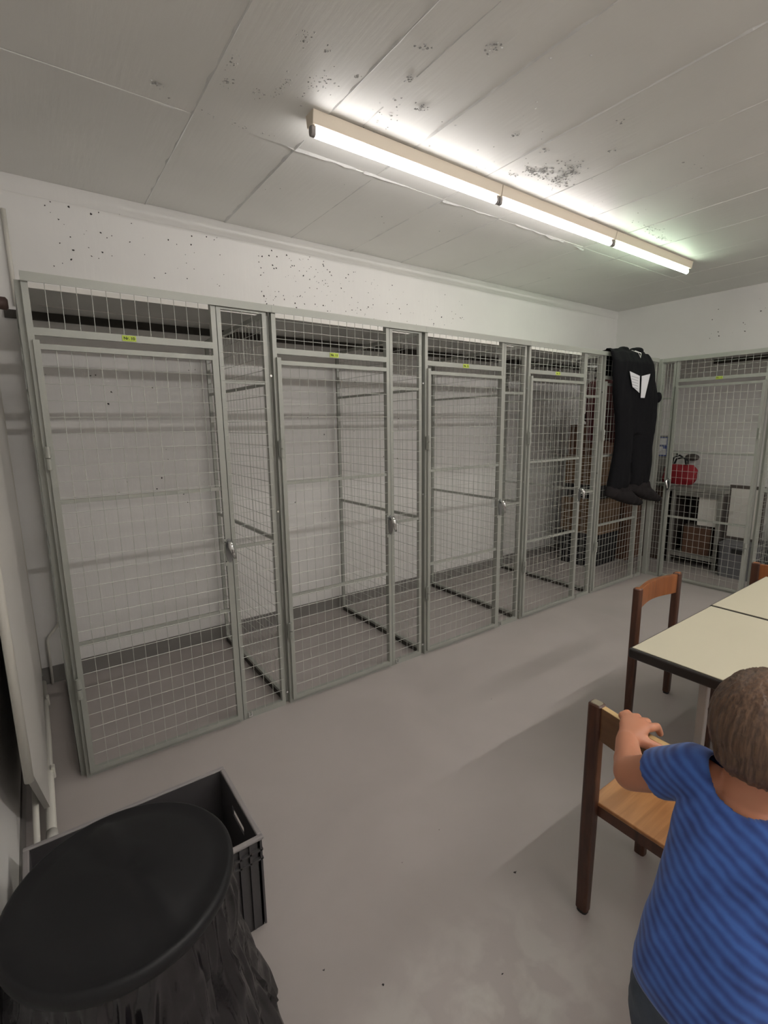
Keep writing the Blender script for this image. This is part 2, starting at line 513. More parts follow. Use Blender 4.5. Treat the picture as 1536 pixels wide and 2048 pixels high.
def ridge(p0, p1, r=0.004, gaps=0.15, amp=1.0, step=0.02):
    """lumpy line of cement that oozed through a formwork joint"""
    p0 = Vector(p0); p1 = Vector(p1); L = (p1 - p0).length; n = max(2, int(L / step))
    d = (p1 - p0).normalized(); s_ = Vector((-d.y, d.x, 0))
    mb = MB(); run = []
    sd = random.random() * 50
    def flush():
        if len(run) > 1:
            vs = []; fs = []
            for (p, rr) in run:
                vs += [p + s_ * rr * 1.3, p + Vector((0, 0, -rr)), p - s_ * rr * 1.3]
            for k in range(len(run) - 1):
                a = 3 * k
                fs += [(a, a + 1, a + 4, a + 3), (a + 1, a + 2, a + 5, a + 4)]
            mb.add(vs, fs)
        run.clear()
    for k in range(n + 1):
        t = k / n
        q = noise.noise(Vector((sd, t * L * 3.0, 0)))
        if q < -0.5 + gaps: flush(); continue
        j = noise.noise(Vector((sd + 9, t * L * 14, 3)))
        run.append((p0.lerp(p1, t) + s_ * j * 0.004 * amp + Vector((0, 0, 0.002)), 1.75 * r * (1 + 0.8 * j)))
    flush()
    return mb
for (x, y0, y1, r, g) in ((1.81, -1.4, YB, 0.0035, 0.1), (2.29, -1.6, YB, 0.0045, 0.05), (2.765, -1.8, YB, 0.003, 0.25), (3.26, -1.9, YB, 0.003, 0.2),
                          (3.75, -2.0, YB, 0.0028, 0.2), (4.235, -2.0, YB, 0.003, 0.15), (4.71, -0.2, YB, 0.002, 0.3), (5.165, -1.6, YB, 0.003, 0.1),
                          (2.46, -1.1, -0.3, 0.0012, 0.3), (3.5, -0.9, 0.0, 0.001, 0.35), (4.0, -1.0, -0.4, 0.001, 0.35)):
    ridge((x, y0, ZC), (x, y1, ZC), r, g).build('cement_ridge', M_RIDGE, ce, kind='stuff')
ridge((1.30, 0.06, ZC), (2.25, 0.02, ZC), 0.0022, 0.25).build('cement_ridge', M_RIDGE, ce, kind='stuff')
ridge((2.25, 0.035, ZC), (3.0, 0.035, ZC), 0.0038, 0.0, 1.3, 0.012).build('cement_ridge', M_RIDGE, ce, kind='stuff')
ridge((3.26, 0.045, ZC), (3.75, 0.03, ZC), 0.0045, 0.0, 1.6, 0.010).build('cement_ridge', M_RIDGE, ce, kind='stuff')
ridge((3.9, 0.03, ZC), (4.75, 0.06, ZC), 0.004, 0.15, 2.0, 0.012).build('cement_ridge', M_RIDGE, ce, kind='stuff')
# rough spots and blow holes of the ceiling
rs = MB(); rp = MB()
def spots(cx, cy, n, sx, sy, r=0.006):
    for _ in range(n):
        x = random.gauss(cx, sx); y = random.gauss(cy, sy)
        c = random.random()
        (disc(rp if c < 0.55 else rs, (x, y, ZC - 0.0026), (0, 1, 0), (1, 0, 0), random.uniform(0.3, 1) * r, 7, random.uniform(0.0, 0.0035)))
for a in ((2.016, -0.613, 26, .014, .02), (2.105, -0.611, 12, .008, .012), (2.05, -0.37, 34, .012, .035), (1.847, -0.367, 30, .010, .025), (1.866, -0.253, 24, .012, .02),
          (1.99, -0.25, 22, .016, .015), (2.19, -0.466, 22, .02, .03), (2.264, -0.561, 10, .006, .006), (2.15, -0.42, 30, .02, .06), (2.372, -0.818, 10, .010, .012),
          (2.438, -0.665, 14, .010, .010), (2.58, -0.95, 20, .016, .02), (2.596, -0.553, 26, .010, .014), (3.081, -0.644, 10, .010, .010), (3.305, -0.644, 8, .01, .01),
          (3.604, -0.553, 70, .022, .045), (3.403, -0.479, 30, .02, .02), (3.47, -0.50, 90, .05, .03), (3.556, -0.62, 50, .05, .03), (3.66, -0.50, 50, .03, .03), (3.36, -0.40, 14, .02, .01),
          (4.738, -0.45, 40, .07, .02), (5.0, -0.42, 14, .05, .02), (4.95, -0.40, 30, .08, .008), (4.103, -1.017, 6, .02, .02), (3.394, -0.975, 8, .01, .01), (3.592, -0.841, 8, .01, .01),
          (1.645, -0.075, 16, .012, .012), (1.98, 0.0, 26, .1, .012), (2.5, -0.45, 24, .06, .08), (3.1, -0.6, 20, .3, .25), (4.2, -0.8, 16, .4, .3), (2.9, 0.3, 10, .4, .3)):
    spots(*a, r=0.0072)
rp.build('blow_hole', M_PITC, ce, kind='stuff')
rs.build('cement_speck', M_RIDGE, ce, kind='stuff')

# small chips in the floor
ch = MB()
for (x, y, r) in ((2.277, -1.429, .008), (1.711, -1.439, .0055), (1.596, -1.308, .0045), (3.031, -0.644, .004), (2.188, -1.14, .003), (1.988, -1.167, .0022), (1.997, -1.615, .0035)):
    disc(ch, (x, y, 0.0006), (1, 0, 0), (0, 0.6, 0), r, 8, 0.0003)
ch.build('floor_chip', M_PIT, fl, kind='stuff')

# ------------------------------------------------------------------ fluorescent lamps
def lamp(x0, x1, y, ztop, label, cols, st, group):
    t = thing('fluorescent_lamp', (x0, y, ztop), label, 'lamp', group=None)
    b = (x0, y, ztop)
    body = MB().loft([((x, y, ztop - 0.032), (0, 0.034, 0), (0, 0, 0.032)) for x in (x0, x1)], 4, 2)
    body = MB()
    # tapered channel: wide at the ceiling, narrower below
    for (xa, xb) in ((x0, x1),):
        vs = []
        for x in (xa, xb):
            vs += [(x, y - 0.036, ztop), (x, y + 0.036, ztop), (x, y + 0.027, ztop - 0.055), (x, y - 0.027, ztop - 0.055)]
        body.add(vs, [(0, 1, 2, 3), (7, 6, 5, 4), (0, 3, 7, 4), (1, 5, 6, 2), (3, 2, 6, 7), (0, 4, 5, 1)])
    body.build('lamp_body', M_LAMP, t, b, bevel=0.003)
    tz = ztop - 0.078
    for hx in (x0 + 0.012, x1 - 0.012):
        h = MB().loft([((hx - 0.011, y, tz + 0.008), (0, 0.015, 0), (0, 0, 0.024)), ((hx + 0.011, y, tz + 0.008), (0, 0.015, 0), (0, 0, 0.024))], 14, 2.6)
        h.build('tube_holder', M_LHOLD, t, b, smooth=False, bevel=0.003)
    tb = MB().tube((x0 + 0.024, y, tz), (x1 - 0.024, y, tz), 0.016, 12)
    tb.build('tube', emis('tube_glow', cols, st), t, b, smooth=True)
    return t
LY = -0.258
lamp(2.215, 3.405, LY, ZC, 'left and nearest cream fluorescent lamp of the ceiling row, white light', (1.0, 0.96, 0.93), TUBE_NEAR, None)
lamp(3.409, 4.599, LY, ZC, 'middle cream fluorescent lamp of the ceiling row', (1.0, 0.95, 0.92), TUBE_NEAR, None)
lamp(4.603, 5.793, LY, ZC, 'right and farthest fluorescent lamp of the ceiling row, greener light', (0.80, 1.0, 0.76), TUBE_NEAR * 0.95, None)
for k, x in enumerate((1.5, 2.7, 3.9, 5.1)):
    lamp(x, x + 1.19, -3.15, ZC, ('first', 'second', 'third', 'fourth')[k] + ' fluorescent lamp of the rear ceiling row, counted from the left', (1.0, 0.96, 0.92), TUBE_BACK, None)

# ------------------------------------------------------------------ shelf deck above the cages
def slab(x0, x1, y0, z0, y1, z1, th):
    """board between two long edges (y0,z0)-(y1,z1): bottom line, thickness th"""
    vs = [(x, y, z) for x in (x0, x1) for (y, z) in ((y0, z0), (y1, z1), (y1, z1 + th), (y0, z0 + th))]
    return MB().add(vs, [(0, 1, 2, 3), (7, 6, 5, 4), (0, 4, 5, 1), (1, 5, 6, 2), (2, 6, 7, 3), (3, 7, 4, 0)])
def slabx(y0, y1, x0, z0, x1, z1, th):
    vs = [(x, y, z) for y in (y0, y1) for (x, z) in ((x0, z0), (x1, z1), (x1, z1 + th), (x0, z0 + th))]
    return MB().add(vs, [(3, 2, 1, 0), (4, 5, 6, 7), (1, 5, 4, 0), (2, 6, 5, 1), (3, 7, 6, 2), (0, 4, 7, 3)])
dk = thing('overhead_shelf', (1.15, 0.265, 2.107), 'long grey shelf deck lying on the cage tops along the back wall', 'shelf')
b = (1.15, 0.265, 2.107)
XE = XR - 0.80
slab(1.15, XE, 0.268, 2.1065, YB - 0.003, 2.160, 0.014).build('shelf_board', M_DECK, dk, b)
MB().box(1.15, XE, 0.262, 0.268, 2.104, 2.124).build('front_edge', M_WHITE, dk, b)
MB().box(1.055, XR - 0.002, YB - 0.03, YB - 0.002, 2.117, 2.1575).build('wall_batten', M_DARKW, dk, b)
slab(1.2, XE, 0.775, 2.1365, 0.787, 2.1375, 0.004).build('seam_strip', M_WHITE, dk, b)
dk2 = thing('overhead_shelf', (6.305, -2.0, 2.107), 'grey shelf deck above the right-hand cages by the right wall', 'shelf')
b = (6.305, -2.0, 2.107)
slabx(-2.6, YB - 0.035, 6.311, 2.1065, XR - 0.003, 2.160, 0.014).build('shelf_board', M_DECK, dk2, b)
MB().box(6.305, 6.311, -2.6, YB - 0.035, 2.104, 2.124).build('front_edge', M_WHITE, dk2, b)
MB().box(XR - 0.03, XR - 0.003, -2.6, -0.03, 2.115, 2.1575).build('wall_batten', M_DARKW, dk2, b)

# ------------------------------------------------------------------ wire mesh cages
MESH = {}
def linked(key, fn, name, m, parent, base=(0, 0, 0), kind=None, loc=None):
    if key in MESH:
        o = bpy.data.objects.new(name, MESH[key]); COL.objects.link(o); o.parent = parent
    else:
        o = fn().build(name, m, parent, base); MESH[key] = o.data
    if loc: o.location = loc
    if kind: o['kind'] = kind
    return o
WR = 0.0013
def grid(x0, x1, z0, z1, dx=0.05, dz=0.0625, horiz=True, y=0.0, xs=None):
    """welded wires in the local xz-plane"""
    mb = MB()
    n = max(1, round((x1 - x0) / dx))
    for i in range(1, n):
        x = x0 + (x1 - x0) * i / n
        mb.tube((x, y + WR * 1.9, z0), (x, y + WR * 1.9, z1), WR, 5, caps=False)
    if horiz:
        k = max(1, round((z1 - z0) / dz))
        for i in range(1, k):
            z = z0 + (z1 - z0) * i / k
            mb.tube((x0 - 0.012, y, z), (x1 + 0.012, y, z), WR, 5, caps=False)
    return mb
def gridy(y0, y1, z0, z1, x=0.0, dy=0.05, dz=0.0625):
    mb = MB()
    n = round((y1 - y0) / dy)
    for i in range(1, n):
        yy = y0 + (y1 - y0) * i / n
        mb.tube((x + WR * 1.9, yy, z0), (x + WR * 1.9, yy, z1), WR, 5, caps=False)
    k = round((z1 - z0) / dz)
    for i in range(1, k):
        z = z0 + (z1 - z0) * i / k
        mb.tube((x, y0, z), (x, y1, z), WR, 5, caps=False)
    return mb

def door_part(t, x0, x1, mirror=False):
    """swinging door between x0 and x1 (outer size), hinges at x0 (or x1 when mirrored)"""
    za, zb = 0.022, 1.847
    T = 0.021
    key = ('door', round(x1 - x0, 3), mirror)
    W = x1 - x0
    hx, lx = (0.0, W) if not mirror else (W, 0.0)
    def frame():
        mb = MB()
        mb.box(0, T, -0.010, 0.012, za, zb + 0.012 * (not mirror))
        mb.box(W - T, W, -0.010, 0.012, za, zb)
        mb.box(T, W - T, -0.009, 0.011, zb - 0.022, zb - 0.002)
        mb.box(T, W - T, -0.009, 0.011, za, za + 0.022)
        mb.box(T, W - T, -0.001, 0.013, 1.226, 1.243)
        mb.box(T, W - T, -0.001, 0.013, 0.612, 0.630)
        # lock plate beside the handle
        lp = W - 0.030 if not mirror else 0.0
        mb.box(lp, lp + 0.030, -0.0115, -0.006, 0.855, 0.990)
        return mb
    d = linked(key, frame, 'door', M_STEEL, t)
    d.location = (x0, -0.006, 0)
    linked(key + ('w',), lambda: grid(T, W - T, za + 0.022, zb - 0.022, y=-0.006), 'wire_mesh', M_WIRE, d, kind='stuff')
    def hinge():
        mb = MB()
        mb.loft([((0, -0.018, z), (0.0095, 0, 0), (0, 0.0095, 0)) for z in (-0.045, -0.002)], 12)
        mb.loft([((0, -0.018, z), (0.0105, 0, 0), (0, 0.0105, 0)) for z in (0.002, 0.045)], 12)
        mb.box(-0.014, 0.014, -0.012, -0.008, -0.04, 0.04)
        return mb
    for z in (1.413, 0.433):
        h = linked('hinge', hinge, 'hinge', M_STEEL, d); h.location = (hx, 0, z)
    def handle():
        mb = MB()
        # escutcheon and curved lever
        mb.path([(0.0, -0.014, 0.034), (0.0, -0.040, 0.040), (-0.003, -0.052, 0.022), (0.006, -0.050, -0.008), (0.016, -0.046, -0.040)],
                [0.011, 0.012, 0.013, 0.010, 0.007], 12)
        return mb
    pl = linked('escutcheon', lambda: MB().loft([((0, y, -0.004), (0.0, 0, 0.060), (0.019, 0, 0)) for y in (-0.0125, -0.0160)], 24), 'handle_plate', M_PLATE, d)
    pl.location = (lx + (-0.006 if not mirror else 0.006), 0, 0.935)
    h = linked(('handle',), handle, 'door_handle', M_CHROME, d); h.location = (lx + (-0.006 if not mirror else 0.006), 0, 0.935)
    if 'handle_s' not in MESH:
        h.data.shade_smooth(); MESH['handle_s'] = 1
    def lockhole():
        mb = MB()
        mb.tube((0, -0.0128, 0), (0, -0.0110, 0), 0.003, 8)
        return mb
    for sz in (0.975, 0.877):
        h = linked('lockhole', lockhole, 'screw', M_INK, d); h.location = (lx + (-0.024 if not mirror else 0.024), 0, sz)
    return d

def cage(loc, rz, label, tagtxt, door, mirror=False, panel=None, part=None, header_h=True, part_left=False, width=0.98, pan_first=False):
    t = thing('wire_cage', loc, label, 'cage', rz, 'wire mesh storage cages')
    P = 0.022
    x0, x1 = door
    # posts either side of the door
    for px in (x0, x1 - P):
        o = linked(('post',), lambda: MB().box(0, P, 0, 0.03, 0, 2.078), 'post', M_STEEL, t); o.location = (px, 0, 0)
    linked(('toprail', width), lambda: MB().box(0, width - 0.001, -0.012, 0.028, 2.078, 2.10).box(0, width - 0.001, -0.012, -0.009, 2.066, 2.078), 'top_rail', M_STEEL, t)
    hd = linked(('hdr', round(x1 - x0, 3)), lambda: MB().box(P, x1 - x0 - P, 0, 0.02, 1.878, 1.906), 'header_rail', M_STEEL, t)
    hd.location = (x0, 0, 0)
    linked(('hdrm', round(x1 - x0, 3), header_h), lambda: grid(P, x1 - x0 - P, 1.906, 2.078, horiz=header_h, dz=0.043, y=0.004), 'wire_mesh', M_WIRE, hd, kind='stuff')
    if tagtxt:
        tg = MB().box(-0.026, 0.026, -0.0022, 0, -0.011, 0.011).build('number_tag', M_TAG, t)
        tg.location = ((x0 + x1) / 2 - 0.01 if not mirror else (x0 + x1) / 2, -0.0008, 1.892)
        tg['label'] = 'yellow number tag'
        text_mesh('lettering', tagtxt, 0.016, M_INK, tg, (0, -0.0026, -0.0005), bold=0.0004)
    # sill under the door
    linked(('sill', round(x1 - x0, 3)), lambda: MB().box(P, x1 - x0 - P, 0.003, 0.03, 0, 0.018), 'sill', M_STEEL, t).location = (x0, 0, 0)
    door_part(t, x0 + 0.014, x1 - 0.012, mirror)
    if panel:
        a, c = panel; Wp = c - a; T = 0.020
        def pf():
            return (MB().box(0, T, 0, 0.022, 0, 2.076).box(Wp - T, Wp, 0, 0.022, 0, 2.076).box(T, Wp - T, 0, 0.022, 2.056, 2.076)
                    .box(T, Wp - T, 0, 0.022, 0, 0.030).box(T, Wp - T, 0.004, 0.018, 1.727, 1.743).box(T, Wp - T, 0.004, 0.018, 0.927, 0.943))
        pn = linked(('panel', round(Wp, 3)), pf, 'narrow_panel', M_STEEL, t); pn.location = (a, 0.002, 0)
        linked(('panelm', round(Wp, 3)), lambda: grid(T, Wp - T, 0.030, 2.056, y=0.0), 'wire_mesh', M_WIRE, pn, kind='stuff')
        def cl():
            mb = MB()
            mb.box(-0.010, 0.010, -0.010, 0.0, 0.0, 0.006); mb.box(-0.010, -0.006, -0.008, 0.0, 0.004, 0.026); mb.box(0.006, 0.010, -0.008, 0.0, 0.004, 0.026)
            return mb
        if not mirror:
            linked('clamp', cl, 'clamp', M_CHROME, t).location = (a + 0.032, 0, 0.012)
        for z in (1.77, 0.93 + 0.16, 0.075):
            o = linked('bolt', lambda: MB().loft([((0, y, 0), (0.006, 0, 0), (0, 0, 0.006)) for y in (-0.004, 0.001)], 6), 'bolt', M_CHROME, t)
            o.location = ((c + 0.010) if not mirror else a - 0.008, 0.001, z)
    for px in ([part] if part else []) + ([-0.02] if part_left else []):
        y0, y1, T = 0.03, 1.035, 0.022
        def qf():
            return (MB().box(0, T, y0, y0 + T, 0.0, 2.076).box(0, T, y1 - T, y1, 0, 2.076).box(0, T, y0 + T, y1 - T, 2.054, 2.076)
                    .box(0, T, y0 + T, y1 - T, 0.022, 0.046).box(0.003, 0.017, y0 + T, y1 - T, 1.727, 1.743).box(0.003, 0.017, y0 + T, y1 - T, 0.927, 0.943))
        pq = linked('partition', qf, 'partition_panel', M_STEEL, t); pq.location = (px, 0, 0)
        linked('partshade', lambda: MB().box(-0.002, T + 0.002, y0 + T, y1 - T, 0.004, 0.030), 'rail_shade_strip', M_DARKW, pq)  # added dark strip, paints the shade along the bottom rail
        linked('partitionm', lambda: gridy(y0 + T, y1 - T, 0.046, 2.054, x=0.004), 'wire_mesh', M_WIRE, pq, kind='stuff')
    return t

X0 = 1.126; DX = 0.98
LAB = ['leftmost wire mesh cage beside the left wall, header without cross wires', 'second wire cage from the left, yellow tag on its header',
       'third wire cage from the left, middle of the long row', 'fourth wire cage from the left, just before the hanging black waders',
       'corner wire cage behind the hanging black waders']
TG = ['Nr. 10', 'Nr. 11', 'Nr. 12', 'Nr. 13', 'Nr. 14']
for k in range(5):
    cage((X0 + DX * k, 0, 0), 0, LAB[k], TG[k], (0.0, 0.712), panel=(0.716, 0.954 if k < 4 else 0.894), part=(0.957 if k < 4 else None),
         header_h=(k > 0), part_left=(k == 0), width=DX if k < 4 else 0.90)
# corner post joins both rows
cp = thing('corner_post', (XW, 0, 0), 'grey corner post where the two cage rows meet', 'post')
MB().box(-0.022, 0.012, -0.012, 0.022, 0, 2.078).box(-0.022, 0.03, -0.012, 0.03, 2.078, 2.10).build('steel_tube', M_STEEL, cp)
# right-hand row runs towards the camera (local x -> -y)
c6 = cage((XW, -0.012, 0), -PI / 2, 'wire cage in front of the right wall holding the red bag and cabinet', 'Nr. 15', (0.122, 0.838), mirror=True, width=0.862)
# filler panel between corner and door
def filler():
    return (MB().box(0.0, 0.018, 0, 0.022, 0, 2.076).box(0.098, 0.118, 0, 0.022, 0, 2.076).box(0.018, 0.098, 0, 0.022, 2.056, 2.076)
            .box(0.018, 0.098, 0, 0.022, 0, 0.03).box(0.018, 0.098, 0.004, 0.018, 1.727, 1.743).box(0.018, 0.098, 0.004, 0.018, 0.927, 0.943))
fp = filler().build('narrow_panel', M_STEEL, c6)
grid(0.018, 0.098, 0.03, 2.056, dx=0.03).build('wire_mesh', M_WIRE, fp, kind='stuff')
c7 = cage((XW, -0.876, 0), -PI / 2, 'wire cage at the right edge of the picture behind the far chair', None, (0.27, 0.986), mirror=True, panel=(0.012, 0.266), part=-0.012, width=0.99)

# ------------------------------------------------------------------ things inside the cages
def simple(name, mb, m, label, cat, base, group=None, **kw):
    o = mb.build(name, m, None, base, **kw)
    return tag(o, label, cat, group)
def carton(x0, x1, y0, y1, z0, z1, label, m, group='cardboard boxes in the corner cage'):
    b = ((x0 + x1) / 2, (y0 + y1) / 2, z0)
    t = thing('cardboard_box', b, label, 'box', group=group)
    MB().box(x0, x1, y0, y1, z0, z1 - 0.003).build('box_body', m, t, b, bevel=0.003)
    ym = (y0 + y1) / 2
    MB().box(x0 - 0.001, x1 + 0.001, y0 - 0.001, ym - 0.002, z1 - 0.003, z1).build('flap', m, t, b)
    MB().box(x0 - 0.001, x1 + 0.001, ym + 0.002, y1 + 0.001, z1 - 0.003, z1).build('flap', m, t, b)
    MB().box(x0 - 0.0015, x1 + 0.0015, ym - 0.025, ym + 0.025, z1, z1 + 0.0008).build('tape', M_CARD2 if m is M_CARD else M_CARD, t, b)
    return t
# black storage boxes on the floor and cartons stacked on them
def tote(x0, x1, y0, y1, z0, z1, label, m, group=None, lid=True):
    b = ((x0 + x1) / 2, (y0 + y1) / 2, z0)
    t = thing('storage_box', b, label, 'box', group=group)
    cx, cy = b[0], b[1]; hx, hy = (x1 - x0) / 2, (y1 - y0) / 2
    MB().loft([((cx, cy, z0), (hx * .92, 0, 0), (0, hy * .92, 0)), ((cx, cy, z1 - 0.03), (hx * .98, 0, 0), (0, hy * .98, 0))], 32, 9).build('box_body', m, t, b)
    MB().loft([((cx, cy, z1 - 0.03), (hx, 0, 0), (0, hy, 0)), ((cx, cy, z1), (hx, 0, 0), (0, hy, 0)), ((cx, cy, z1 + .006), (hx * .95, 0, 0), (0, hy * .95, 0))], 32, 9).build('lid', m, t, b)
    MB().box(x0 + 0.001, x0 + 0.006, cy - 0.05, cy + 0.05, z1 - 0.085, z1 - 0.04).build('handle', M_BLACKGAP, t, b)
    return t
tote(5.75, 6.30, 0.42, 0.85, 0, 0.34, 'black storage box on the floor at the bottom of the corner stack', M_BLACKF)
carton(6.33, 6.62, 0.36, 0.80, 0, 0.42, 'brown cardboard box on the floor right of the black storage box', M_CARD2)
carton(5.80, 6.25, 0.42, 0.85, 0.348, 0.72, 'wide brown cardboard box on the black storage box, below the boots of the waders', M_CARD)
carton(6.29, 6.62, 0.38, 0.78, 0.4205, 0.70, 'small brown cardboard box on top of the floor carton', M_CARD2)
tote(5.82, 6.24, 0.45, 0.85, 0.721, 0.86, 'flat black box in the middle of the corner stack', M_BLACKF)
carton(5.84, 6.26, 0.45, 0.85, 0.867, 1.17, 'brown cardboard box, upper middle of the corner stack', M_CARD)
carton(5.86, 6.20, 0.46, 0.84, 1.1715, 1.50, 'topmost brown cardboard box of the corner stack', M_CARD2)
# black cap like bundle on top
bb = MB().ell((6.02, 0.60, 1.60), (0.14, 0.14, 0.09)).ell((6.10, 0.66, 1.70), (0.08, 0.09, 0.10)).ell((5.93, 0.6, 1.57), (0.10, 0.12, 0.062))
o = remesh(bb, 'fabric_bundle', M_BLACKF, None, (6.02, 0.6, 1.508), 0.012, 4, lambda c: 0.012 * noise.noise(c * 14))
tag(o, 'crumpled black fabric bundle on the topmost brown box', 'bundle')
# dark red jacket on a hanger hanging from the shelf board behind the waders
jt = thing('jacket', (5.62, 0.34, 2.05), 'dark red and black jacket hanging inside the corner cage behind the waders', 'jacket')
jb = (5.62, 0.34, 2.05)
jm = MB()
jm.loft([((5.62, 0.34, 1.34), (0.19, 0, 0), (0, 0.05, 0)), ((5.62, 0.34, 1.6), (0.19, 0, 0), (0, 0.06, 0)), ((5.62, 0.34, 1.86), (0.20, 0, 0), (0, 0.055, 0)), ((5.62, 0.34, 1.96), (0.07, 0, 0), (0, 0.045, 0))], 24, 2.6)
jm.caps([(5.46, 0.34, 1.86), (5.43, 0.33, 1.60), (5.44, 0.32, 1.36)], [0.055, 0.05, 0.045])
jm.caps([(5.78, 0.34, 1.86), (5.82, 0.33, 1.60), (5.81, 0.32, 1.36)], [0.055, 0.05, 0.045])
remesh(jm, 'jacket_body', M_DRED, jt, jb, 0.012, 3, lambda c: 0.008 * noise.noise(Vector((c.x * 18, c.y * 10, c.z * 5))))
MB().path([(5.47, 0.34, 1.93), (5.62, 0.34, 2.0), (5.77, 0.34, 1.93)], 0.006).path([(5.62, 0.34, 2.0), (5.62, 0.34, 2.05), (5.628, 0.34, 2.075), (5.62, 0.34, 2.09), (5.61, 0.34, 2.098)], 0.0025).build('hanger', M_BLACKGAP, jt, jb)

# tall printed carton and paper pile on the dark chest
ct = thing('chest', (6.86, 0.44, 0), 'dark wooden chest behind the corner post under the red bag', 'chest')
cb = (6.86, 0.44, 0)
MB().box(6.66, 7.06, 0.14, 0.78, 0.0, 0.76).build('chest_body', M_DWOOD, ct, cb, bevel=0.006)
MB().box(6.64, 7.07, 0.12, 0.80, 0.76, 0.785).build('chest_lid', M_DWOOD, ct, cb, bevel=0.005)
for k in range(2):
    MB().box(6.652, 6.66, 0.17 + k * 0.30, 0.45 + k * 0.30, 0.06, 0.70).build('door_panel', M_CABD, ct, cb, bevel=0.004)
    MB().tube((6.636, 0.42 + k * 0.07, 0.42), (6.652, 0.42 + k * 0.07, 0.42), 0.009, 10).build('knob', M_CHROME, ct, cb)
# bottle carton (white blue print) standing on books
for k in range(6):
    z = 0.786 + k * 0.030
    o = MB().box(6.78 + random.uniform(-.01, .01), 6.94, 0.44, 0.59 + random.uniform(-.01, .01), z, z + 0.028).build('magazine', M_PAPER if k % 2 else M_CABG, None, (6.88, 0.47, z))
    lab = ('lowest magazine of the pile on the dark chest', 'second lowest magazine of the pile, white', 'third magazine of the pile from the bottom, grey', 'fourth magazine of the pile from the bottom, white', 'second magazine from the top of the pile, grey', 'topmost white magazine of the pile on the dark chest')[k]
    tag(o, lab, 'magazine', 'magazines on the dark chest')
pc = thing('printed_carton', (6.88, 0.30, 0.786), 'tall dark grey carton with blue and white label on the dark chest', 'carton')
pb = (6.88, 0.30, 0.786)
MB().box(6.95, 7.04, 0.29, 0.42, 0.786, 1.36).build('carton_body', M_CABG, pc, pb, bevel=0.003)
MB().box(6.948, 6.95, 0.295, 0.415, 1.13, 1.345).build('label', M_BLUE, pc, pb)
MB().box(6.9465, 6.948, 0.315, 0.41, 1.26, 1.335).build('white_field', M_PAPER, pc, pb)
MB().box(6.9465, 6.948, 0.315, 0.41, 1.145, 1.215).box(6.9465, 6.948, 0.35, 0.40, 1.215, 1.24).build('white_field', M_PAPER, pc, pb)
for k in range(4):
    MB().box(6.9455, 6.9466, 0.325, 0.40 - 0.01 * k, 1.15 + 0.015 * k, 1.155 + 0.015 * k).build('print_line', M_PTXT, pc, pb)
# red bag
rb = (6.86, 0.02, 0.872)
BY = 0.075
bag = thing('handbag', (6.84, 0.04 + BY, 0.835), 'red fabric bag with dark handles on the cabinet beside the wall', 'bag')
rb = (6.84, 0.04 + BY, 0.835)
bm_ = MB().loft([((6.84, 0.04 + BY, 0.842), (0.07, 0, 0), (0, 0.15, 0)), ((6.84, 0.03 + BY, 0.90), (0.08, 0, 0), (0, 0.172, 0)), ((6.84, 0.02 + BY, 1.0), (0.065, 0, 0), (0, 0.165, 0)), ((6.84, 0.03 + BY, 1.06), (0.03, 0, 0), (0, 0.13, 0))], 28, 3)
remesh(bm_, 'bag_body', M_RED, bag, rb, 0.009, 4, lambda c: 0.010 * noise.noise(c * 16))
MB().path([(6.82, -0.04 + BY, 1.04), (6.81, -0.03 + BY, 1.12), (6.81, 0.03 + BY, 1.155), (6.81, 0.09 + BY, 1.13), (6.82, 0.11 + BY, 1.04)], 0.010).build('handle', M_BLACKF, bag, rb, smooth=True)
MB().path([(6.87, -0.04 + BY, 1.04), (6.88, -0.03 + BY, 1.10), (6.88, 0.03 + BY, 1.13), (6.88, 0.09 + BY, 1.11), (6.87, 0.11 + BY, 1.04)], 0.010).build('handle', M_BLACKF, bag, rb, smooth=True)
hk = MB().box(7.085, 7.0985, 0.04, 0.30, 1.170, 1.185).box(7.04, 7.085, 0.07, 0.08, 1.158, 1.172).box(7.06, 7.085, 0.24, 0.25, 1.14, 1.172)
simple('coat_hook_rail', hk, M_BLACKGAP, 'short black hook rail on the right wall above the red bag', 'hook rail', (7.09, 0, 1.17))
gl = MB().ell((7.045, 0.075, 1.125), (0.045, 0.075, 0.04))
o = remesh(gl, 'cap', M_CABD, None, (7.045, 0.075, 1.07), 0.010, 2)
# open cabinet frame with shelf
cf = thing('open_cabinet', (6.63, -0.17, 0), 'grey open-fronted cabinet with a cardboard box on its lower shelf', 'cabinet')
cb = (6.63, -0.17, 0)
for (yy) in (0.035, -0.405):
    MB().box(6.63, 6.66, yy, yy + 0.035, 0.0, 0.80).build('post', M_CABG, cf, cb)
    MB().box(7.04, 7.07, yy, yy + 0.035, 0.0, 0.80).build('post', M_CABG, cf, cb)
MB().box(6.61, 7.09, -0.43, 0.09, 0.80, 0.835).build('cabinet_top', M_CABG, cf, cb, bevel=0.004)
MB().box(6.63, 7.07, -0.37, 0.035, 0.09, 0.13).build('lower_shelf', M_CABG, cf, cb)
MB().box(7.07, 7.08, -0.40, 0.07, 0.0, 0.80).build('back_panel', M_CABD, cf, cb)
MB().box(6.66, 7.07, 0.055, 0.068, 0.09, 0.80).build('side_panel', M_CABD, cf, cb)
MB().box(6.66, 7.07, -0.40, -0.388, 0.09, 0.80).build('side_panel', M_CABD, cf, cb)
MB().box(6.64, 6.655, -0.37, 0.035, 0.745, 0.80).build('apron', M_CABG, cf, cb)
o = MB().box(6.664, 6.676, -0.365, -0.185, 0.449, 0.795).build('pinboard', M_WHITE, None, (6.655, -0.26, 0.40), bevel=0.003)
tag(o, 'white board standing upright inside the grey open cabinet', 'board')
